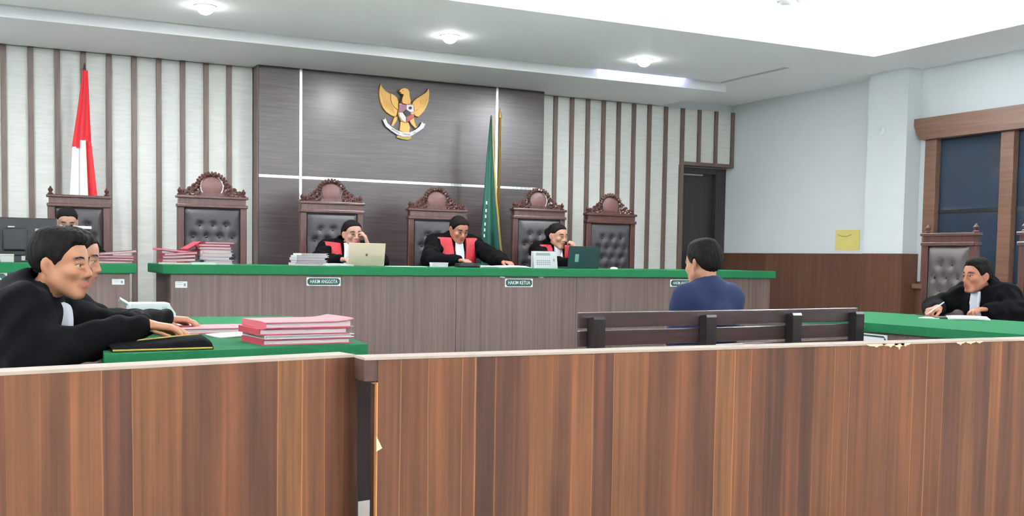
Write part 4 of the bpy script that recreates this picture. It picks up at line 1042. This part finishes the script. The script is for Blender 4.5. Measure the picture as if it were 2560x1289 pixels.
def eye_mesh():
    if 'e' in EYE_ME: return EYE_ME['e']
    m_ = MB().ball((0, 0, 0), 0.0118, 20, 14); me = m_.mesh('eye', M_EYEATTR, True)
    a = me.attributes.new('tint', 'FLOAT_COLOR', 'POINT')
    for i, v in enumerate(me.vertices):
        r = math.hypot(v.co.x, v.co.z)
        col = (0.012, 0.010, 0.009) if (v.co.y > 0 and r < 0.0070) else (0.50, 0.46, 0.43)
        a.data[i].color = (*col, 1)
    EYE_ME['e'] = me
    return me
def person(label, base, face, head, hyaw=0, hpitch=0, hroll=0, skin=(196, 146, 116), lips=(150, 86, 76), brow=0.9, stash=0.0, hair='short', female=False,
           arms=None, hands=None, outfit='robe', h=0.006, seat=0.45, shoulder=None, k=1.0, group=None, neck=(-0.055, -0.135), bulk=1.0, sleeve=0.93):
    """base: world point on the floor under the pelvis; face: world angle; head: local head centre (right, forward, up).
    arms: {'R': (elbow, wrist), 'L': ...} local; hands: {'R': (dir, palm normal, curls, thumb), ...}"""
    o = thing('person', label, 'person', base, face-PI/2, group)
    hc = np.array(head, float); R = rotm(hyaw, hpitch, hroll)
    nb = hc+np.array((neck[2] if len(neck) > 2 else 0.0, neck[0], neck[1]))
    sw = (0.155 if female else 0.178) if shoulder is None else shoulder
    shr = {'R': nb+np.array((sw, -0.01, -0.055)), 'L': nb+np.array((-sw, -0.01, -0.055))}
    pel = np.array((0, 0, seat+0.09))
    ax_ = unit(nb-pel); fw = unit(np.array((0, 1, 0))-ax_*ax_[1]); rt_ = np.cross(fw, ax_)
    TR = np.stack([rt_, fw, ax_], 1)
    tl = np.linalg.norm(nb-pel); mid = pel+ax_*tl*0.62
    B = Sdf()
    T = head_sdf(B, hc, R, female, k)
    neck_top = T(0, -0.022, -0.055)
    B.cap(neck_top, nb+np.array((0, 0.0, -0.03)), 0.050 if not female else 0.043, 0.056 if not female else 0.048, 0.02)
    B.ell(mid, (0.135, 0.095, tl*0.36), TR, 0.04)
    B.cap(shr['R'], shr['L'], 0.045, None, 0.04)
    B.cap(pel, mid, 0.105, 0.10, 0.04)
    for sd in 'RL':
        el, wr = [np.array(q, float) for q in arms[sd]]
        B.cap(shr[sd], el, 0.046, 0.036, 0.02).cap(el, wr, 0.036, 0.024, 0.02)
        if hands and hands.get(sd):
            d, n, cu, th = hands[sd]; hand(B, wr, d, n, sd == 'R', cu, th)
    for s_ in (-1, 1):
        B.cap((s_*0.09, 0.02, seat+0.075), (s_*0.12, 0.40, seat+0.06), 0.065, 0.05, 0.03).cap((s_*0.12, 0.40, seat+0.06), (s_*0.12, 0.42, 0.10), 0.046, 0.034, 0.02)
    body = sdf_object('body', B, B.bounds(0.02), h, M_SKINATTR, o, face_tint(hc, R, skin, lips, brow, stash, k))
    for s_ in (-1, 1):
        e = link('eye', eye_mesh(), o); p = T(s_*0.031, 0.0732, 0.0038)
        e.matrix_local = Matrix.Translation(Vector(p)) @ Matrix(R.tolist()).to_4x4()
        e.scale = (k, k, k)
        MB().tube([T(s_*0.013, 0.0875, 0.0265), T(s_*0.024, 0.0880, 0.0310), T(s_*0.036, 0.0845, 0.0325), T(s_*0.049, 0.0735, 0.0290)], [0.0026*brow, 0.0038*brow, 0.0036*brow, 0.0016], 8).build('eyebrow', M_HAIR, o, True)
    fn, bb = hair_sdf(hc, R, hair, k)
    sdf_object('hair', fn, bb, min(h, 0.005), M_HAIR, o)
    # clothing
    C = Sdf()
    puff = bulk if outfit != 'shirt' else 0.80*bulk
    C.ell(mid, (0.185*puff+0.02, 0.135*puff+0.012, tl*0.46), TR, 0.05)
    C.cap(pel, mid, 0.150, 0.14, 0.05)
    C.cap(shr['R']+ax_*0.0, shr['L'], 0.072*bulk if outfit != 'shirt' else 0.062, None, 0.05)
    C.cap(nb+fw*(-0.02)+ax_*0.0, nb-ax_*0.07, 0.068, 0.10, 0.05)
    TO = Sdf(); TO.p = list(C.p)
    for sd in 'RL':
        TO.cap(nb-ax_*0.01-fw*0.02, shr[sd]-ax_*0.005, 0.055, 0.062, 0.06)
        el, wr = [np.array(q, float) for q in arms[sd]]
        C.cap(nb-ax_*0.01-fw*0.02, shr[sd]-ax_*0.005, 0.055, 0.062, 0.06)
        if outfit == 'shirt':
            C.cap(shr[sd], shr[sd]+(el-shr[sd])*0.72, 0.066, 0.062, 0.07)
        else:
            C.cap(shr[sd], el, 0.080*bulk, 0.078*bulk, 0.04).cap(el, el+(wr-el)*sleeve, 0.072*bulk, 0.048, 0.03)
    if outfit != 'shirt':
        for s_ in (-1, 1):
            C.cap((s_*0.10, 0.0, seat+0.08), (s_*0.13, 0.40, seat+0.07), 0.10, 0.085, 0.05).cap((s_*0.13, 0.42, seat+0.05), (s_*0.13, 0.43, 0.16), 0.085, 0.10, 0.04)
    wrinkle = 0.0065 if outfit != 'shirt' else 0.002
    def cf(P):
        d = C(P)
        d = d+wrinkle*(np.sin(P[:, 0]*34+P[:, 2]*21+2.2*np.sin(P[:, 1]*14))*np.sin(P[:, 2]*24-P[:, 1]*29)+0.6*np.sin(P[:, 1]*62-P[:, 2]*38+2*np.sin(P[:, 0]*23)))
        # neck opening
        e = np.sqrt(((P-(nb+ax_*0.045+fw*0.012).astype(np.float32))**2).sum(1))-0.064
        return np.maximum(d, -e).astype(np.float32)
    sdf_object('robe' if outfit != 'shirt' else 'shirt', cf, C.bounds(0.02), max(h*1.4, 0.007) if outfit != 'shirt' else h, M_BLACK if outfit != 'shirt' else M_NAVY, o)
    loc = lambda P: (P-pel.astype(np.float32)) @ TR.astype(np.float32)
    def shell(name, off, region, mat):
        def sf(P):
            return np.maximum(TO(P)-off, region(loc(P))).astype(np.float32)
        lo_, hi_ = TO.bounds(0.03)
        sdf_object(name, sf, (lo_, hi_), 0.008, mat, o)
    if outfit == 'judge':
        for s_ in (-1, 1):
            shell('red_facing', 0.026, lambda q, s_=s_: np.maximum.reduce([np.abs(q[:, 0]*s_-(0.100+0.035*(q[:, 2]/tl)))-0.066, 0.01-q[:, 1]-0.12*np.clip((q[:, 2]/tl-0.80)*4, 0, 1), np.abs(q[:, 2]-tl*0.57)-tl*0.45]), M_ROBERED)
    if outfit in ('judge', 'robe'):
        shell('white_bib', 0.022, lambda q: np.maximum.reduce([np.abs(q[:, 0])-(0.036+0.02*(1-q[:, 2]/tl)), 0.02-q[:, 1], np.abs(q[:, 2]-tl*0.72)-tl*0.31]), M_BIB)
    if outfit == 'shirt':
        tr_ = Sdf()
        for s_ in (-1, 1):
            tr_.cap((s_*0.09, 0.0, seat+0.08), (s_*0.12, 0.40, seat+0.06), 0.085, 0.065, 0.04).cap((s_*0.12, 0.40, seat+0.06), (s_*0.12, 0.42, 0.08), 0.06, 0.048, 0.03)
        sdf_object('trousers', tr_, tr_.bounds(0.02), 0.010, plain('dark_trousers', (30, 30, 36), 0.8), o)
    for s_ in (-1, 1):
        MB().ball((s_*0.12, 0.47, 0.045), (0.045, 0.13, 0.045), 12, 8).build('shoe', plain('black_shoe', (16, 15, 16), 0.35), o, True)
    return o
def place(world_head, face, local_head):
    "floor point of a person whose head centre must be at world_head"
    a = face-PI/2; x = local_head[0]*math.cos(a)-local_head[1]*math.sin(a); y = local_head[0]*math.sin(a)+local_head[1]*math.cos(a)
    return Vector((world_head.x-x, world_head.y-y, 0))
def to_local(base, face, p):
    a = -(face-PI/2); d = Vector(p)-Vector(base)
    return (d.x*math.cos(a)-d.y*math.sin(a), d.x*math.sin(a)+d.y*math.cos(a), d.z)
DN = (0, 0, -1)
REST = [0.35, 0.40, 0.42, 0.45]; FIST = [0.95, 1.0, 1.05, 1.1]
# --- near counsel (profile, left foreground)
f1 = 0.0
H1 = at(152, 662, 3.75); hl = (0.0, 0.30, H1.z)
f1b = -0.22
b1_ = place(H1, f1b, hl)
hw1 = to_local(b1_, f1b, (0.500, 3.955, 0.862)); 
person('young man in black robe leaning on the left table in the foreground', b1_, f1b, hl, hyaw=-0.26, hpitch=0.05, hroll=0.0,
       skin=(198, 142, 108), stash=0.95, hair='quiff', h=0.0045, seat=0.43, neck=(-0.085, -0.105), bulk=1.15,
       arms={'R': ((0.24, 0.24, 0.76), hw1), 'L': ((-0.30, 0.34, 0.82), (-0.22, 0.56, 0.84))},
       hands={'R': ((-0.20, 1, -0.14), DN, [0.22, 0.25, 0.30, 0.35], 0.4), 'L': ((0.2, 1, -0.1), DN, REST, 0.4)})
# --- second counsel behind him
H2 = at(184, 645, 4.28); hl2 = (0.0, 0.26, H2.z); b2_ = place(H2, f1, hl2)
person('man in black robe looking down, sitting behind the near young man', b2_, f1, hl2, hyaw=-0.20, hpitch=0.22, skin=(200, 146, 118), stash=0.2, hair='short', h=0.005, seat=0.43, neck=(-0.08, -0.11), bulk=1.1,
       arms={'R': ((0.25, 0.36, 0.80), to_local(b2_, f1, (0.68, 4.72, 0.835))), 'L': ((-0.28, 0.34, 0.80), (-0.10, 0.55, 0.83))},
       hands={'R': ((-0.1, 1, -0.05), DN, REST, 0.4), 'L': ((0.3, 1, -0.1), DN, REST, 0.4)})
# --- registrar, mostly hidden by the monitor
S_ = -PI/2
H3 = at(168, 556, 8.75); hl3 = (0, 0.08, H3.z-DAIS); b3_ = place(H3, S_, hl3); b3_.z = DAIS
person('dark haired registrar mostly hidden behind the monitor and printer', b3_, S_, hl3, hpitch=0.35, skin=(190, 150, 128), hair='bun', female=True, h=0.008, seat=0.42,
       arms={'R': ((0.24, 0.20, 0.80), (0.14, 0.40, 0.82)), 'L': ((-0.24, 0.20, 0.80), (-0.14, 0.40, 0.82))}, hands={'R': ((0, 1, 0), DN, REST, 0.4), 'L': ((0, 1, 0), DN, REST, 0.4)})
# --- woman judge, chin on hand, gold laptop
def jloc(x, y): return on_y(x, y, 9.12)
H4 = jloc(881, 585); hl4 = (-0.07, 0.14, H4.z-DAIS); b4_ = place(H4, S_, hl4); b4_.z = DAIS
hd4 = to_local(b4_, S_, jloc(909, 604)); hd4 = (hd4[0], hl4[1]+0.075, hd4[2])
person('woman in black and red robe resting her cheek on her hand behind gold laptop', b4_, S_, hl4, hyaw=0.10, hpitch=0.10, hroll=0.06, skin=(214, 164, 148), lips=(176, 84, 92), hair='bun', female=True, h=0.006, seat=0.42, outfit='judge', neck=(-0.095, -0.085, 0.04),
       arms={'L': ((-0.27, 0.32, 0.82), (-0.185, 0.235, hl4[2]-0.105)), 'R': ((0.26, 0.22, 0.82), (0.10, 0.44, 0.83))},
       hands={'L': ((0.30, -0.05, 1), (0.9, -0.4, -0.2), [0.5, 0.5, 0.55, 0.6], 0.1), 'R': ((-0.2, 1, 0), DN, REST, 0.4)}, sleeve=0.80)
# --- presiding judge
H5 = jloc(1147, 574); hl5 = (0, 0.16, H5.z-DAIS); b5_ = place(H5, S_, hl5); b5_.z = DAIS
person('presiding man in black and red robe looking down at the desk', b5_, S_, hl5, hyaw=0.12, hpitch=0.42, skin=(198, 138, 112), hair='short', h=0.006, seat=0.45, outfit='judge', shoulder=0.19, neck=(-0.11, -0.075), bulk=1.05,
       arms={'R': ((0.34, 0.28, 0.84), (0.13, 0.48, 0.84)), 'L': ((-0.36, 0.30, 0.84), (-0.28, 0.56, 0.83))},
       hands={'R': ((-0.3, 1, 0), DN, REST, 0.4), 'L': ((-0.15, 1, -0.05), DN, REST, 0.5)})
# --- woman judge by the dark laptop
H6 = jloc(1394, 590); hl6 = (0, 0.16, H6.z-DAIS); b6_ = place(H6, S_, hl6); b6_.z = DAIS
person('woman in black and red robe with hand at mouth behind the dark laptop', b6_, S_, hl6, hyaw=0.34, hpitch=0.16, skin=(216, 164, 140), hair='bun', female=True, h=0.006, seat=0.42, outfit='judge', neck=(-0.095, -0.085),
       arms={'L': ((-0.22, 0.36, 0.83), (-0.10, 0.33, hl6[2]-0.15)), 'R': ((0.22, 0.32, 0.83), (-0.02, 0.52, 0.835))},
       hands={'L': ((0.15, -0.35, 1), (0.5, -0.9, 0.0), FIST, 0.5), 'R': ((-0.35, 1, -0.05), DN, REST, 0.4)}, sleeve=0.82)
# --- defendant from behind
f7 = PI/2+0.05
H7 = at(1757, 660, 5.6); hl7 = (0, 0.06, H7.z); b7_ = place(H7, f7, hl7)
person('defendant in navy blue T-shirt sitting on the bench with his back to the camera', b7_, f7, hl7, hyaw=0.10, hpitch=0.12, skin=(190, 136, 108), hair='thick', h=0.005, seat=0.42, outfit='shirt', shoulder=0.135, neck=(-0.04, -0.130),
       arms={'R': ((0.19, 0.08, 0.64), (0.10, 0.30, 0.56)), 'L': ((-0.19, 0.08, 0.64), (-0.08, 0.30, 0.56))},
       hands={'R': ((-0.5, 1, -0.1), DN, REST, 0.4), 'L': ((0.5, 1, -0.1), DN, REST, 0.4)})
# --- counsel on the right, writing
f8 = PI
H8 = at(2441, 690, 7.55); hl8 = (0, 0.30, H8.z); b8_ = place(H8, f8, hl8)
wr8 = to_local(b8_, f8, (5.60, 4.99, 0.835))
person('counsel in black robe writing at the right table with a white pen', b8_, f8, hl8, hyaw=-0.12, hpitch=0.05, skin=(186, 122, 94), hair='thick', h=0.006, seat=0.44, neck=(-0.095, -0.08), bulk=1.03,
       arms={'L': ((-0.30, 0.24, 0.80), (-0.21, 0.42, 0.82)), 'R': ((0.33, 0.34, 0.80), (wr8[0], wr8[1], wr8[2]))},
       hands={'R': ((-0.2, 1, -0.15), DN, [0.7, 0.75, 0.9, 1.0], 0.6), 'L': ((0.2, 1, -0.05), DN, REST, 0.4)})
pen = thing('pen', 'white pen held in the writing hand of the counsel on the right', 'pen', (5.47, 4.97, TZ+0.012))
MB().tube([(0, 0, 0), (0.012, -0.011, 0.012), (0.075, -0.07, 0.082), (0.08, -0.075, 0.088)], [0.001, 0.0045, 0.0045, 0.003], 8).build('barrel', M_WHITE, pen, True)
MB().tube([(0.06, -0.062, 0.066), (0.078, -0.0785, 0.0862)], 0.0018, 6).build('clip', plain('grey_metal', (150, 150, 152), 0.4, metal=0.8), pen)
for px_, lab in ((1256, 'scrap of white tape left of the middle name plate'), (1352, 'scrap of white tape right of the middle name plate')):
    q = on_y(px_, 692, DY)
    tag(centred('tape_scrap', MB().slab(5, 3, lambda u, v: (q.x-0.022+u*0.044, DY-0.002-0.004*math.sin(u*3), q.z-0.006+v*0.010+0.002*math.sin(u*6)), 0.0015, (0, 1, 0)), M_PAPER), lab, 'tape', 'tape scraps under the desk edge')
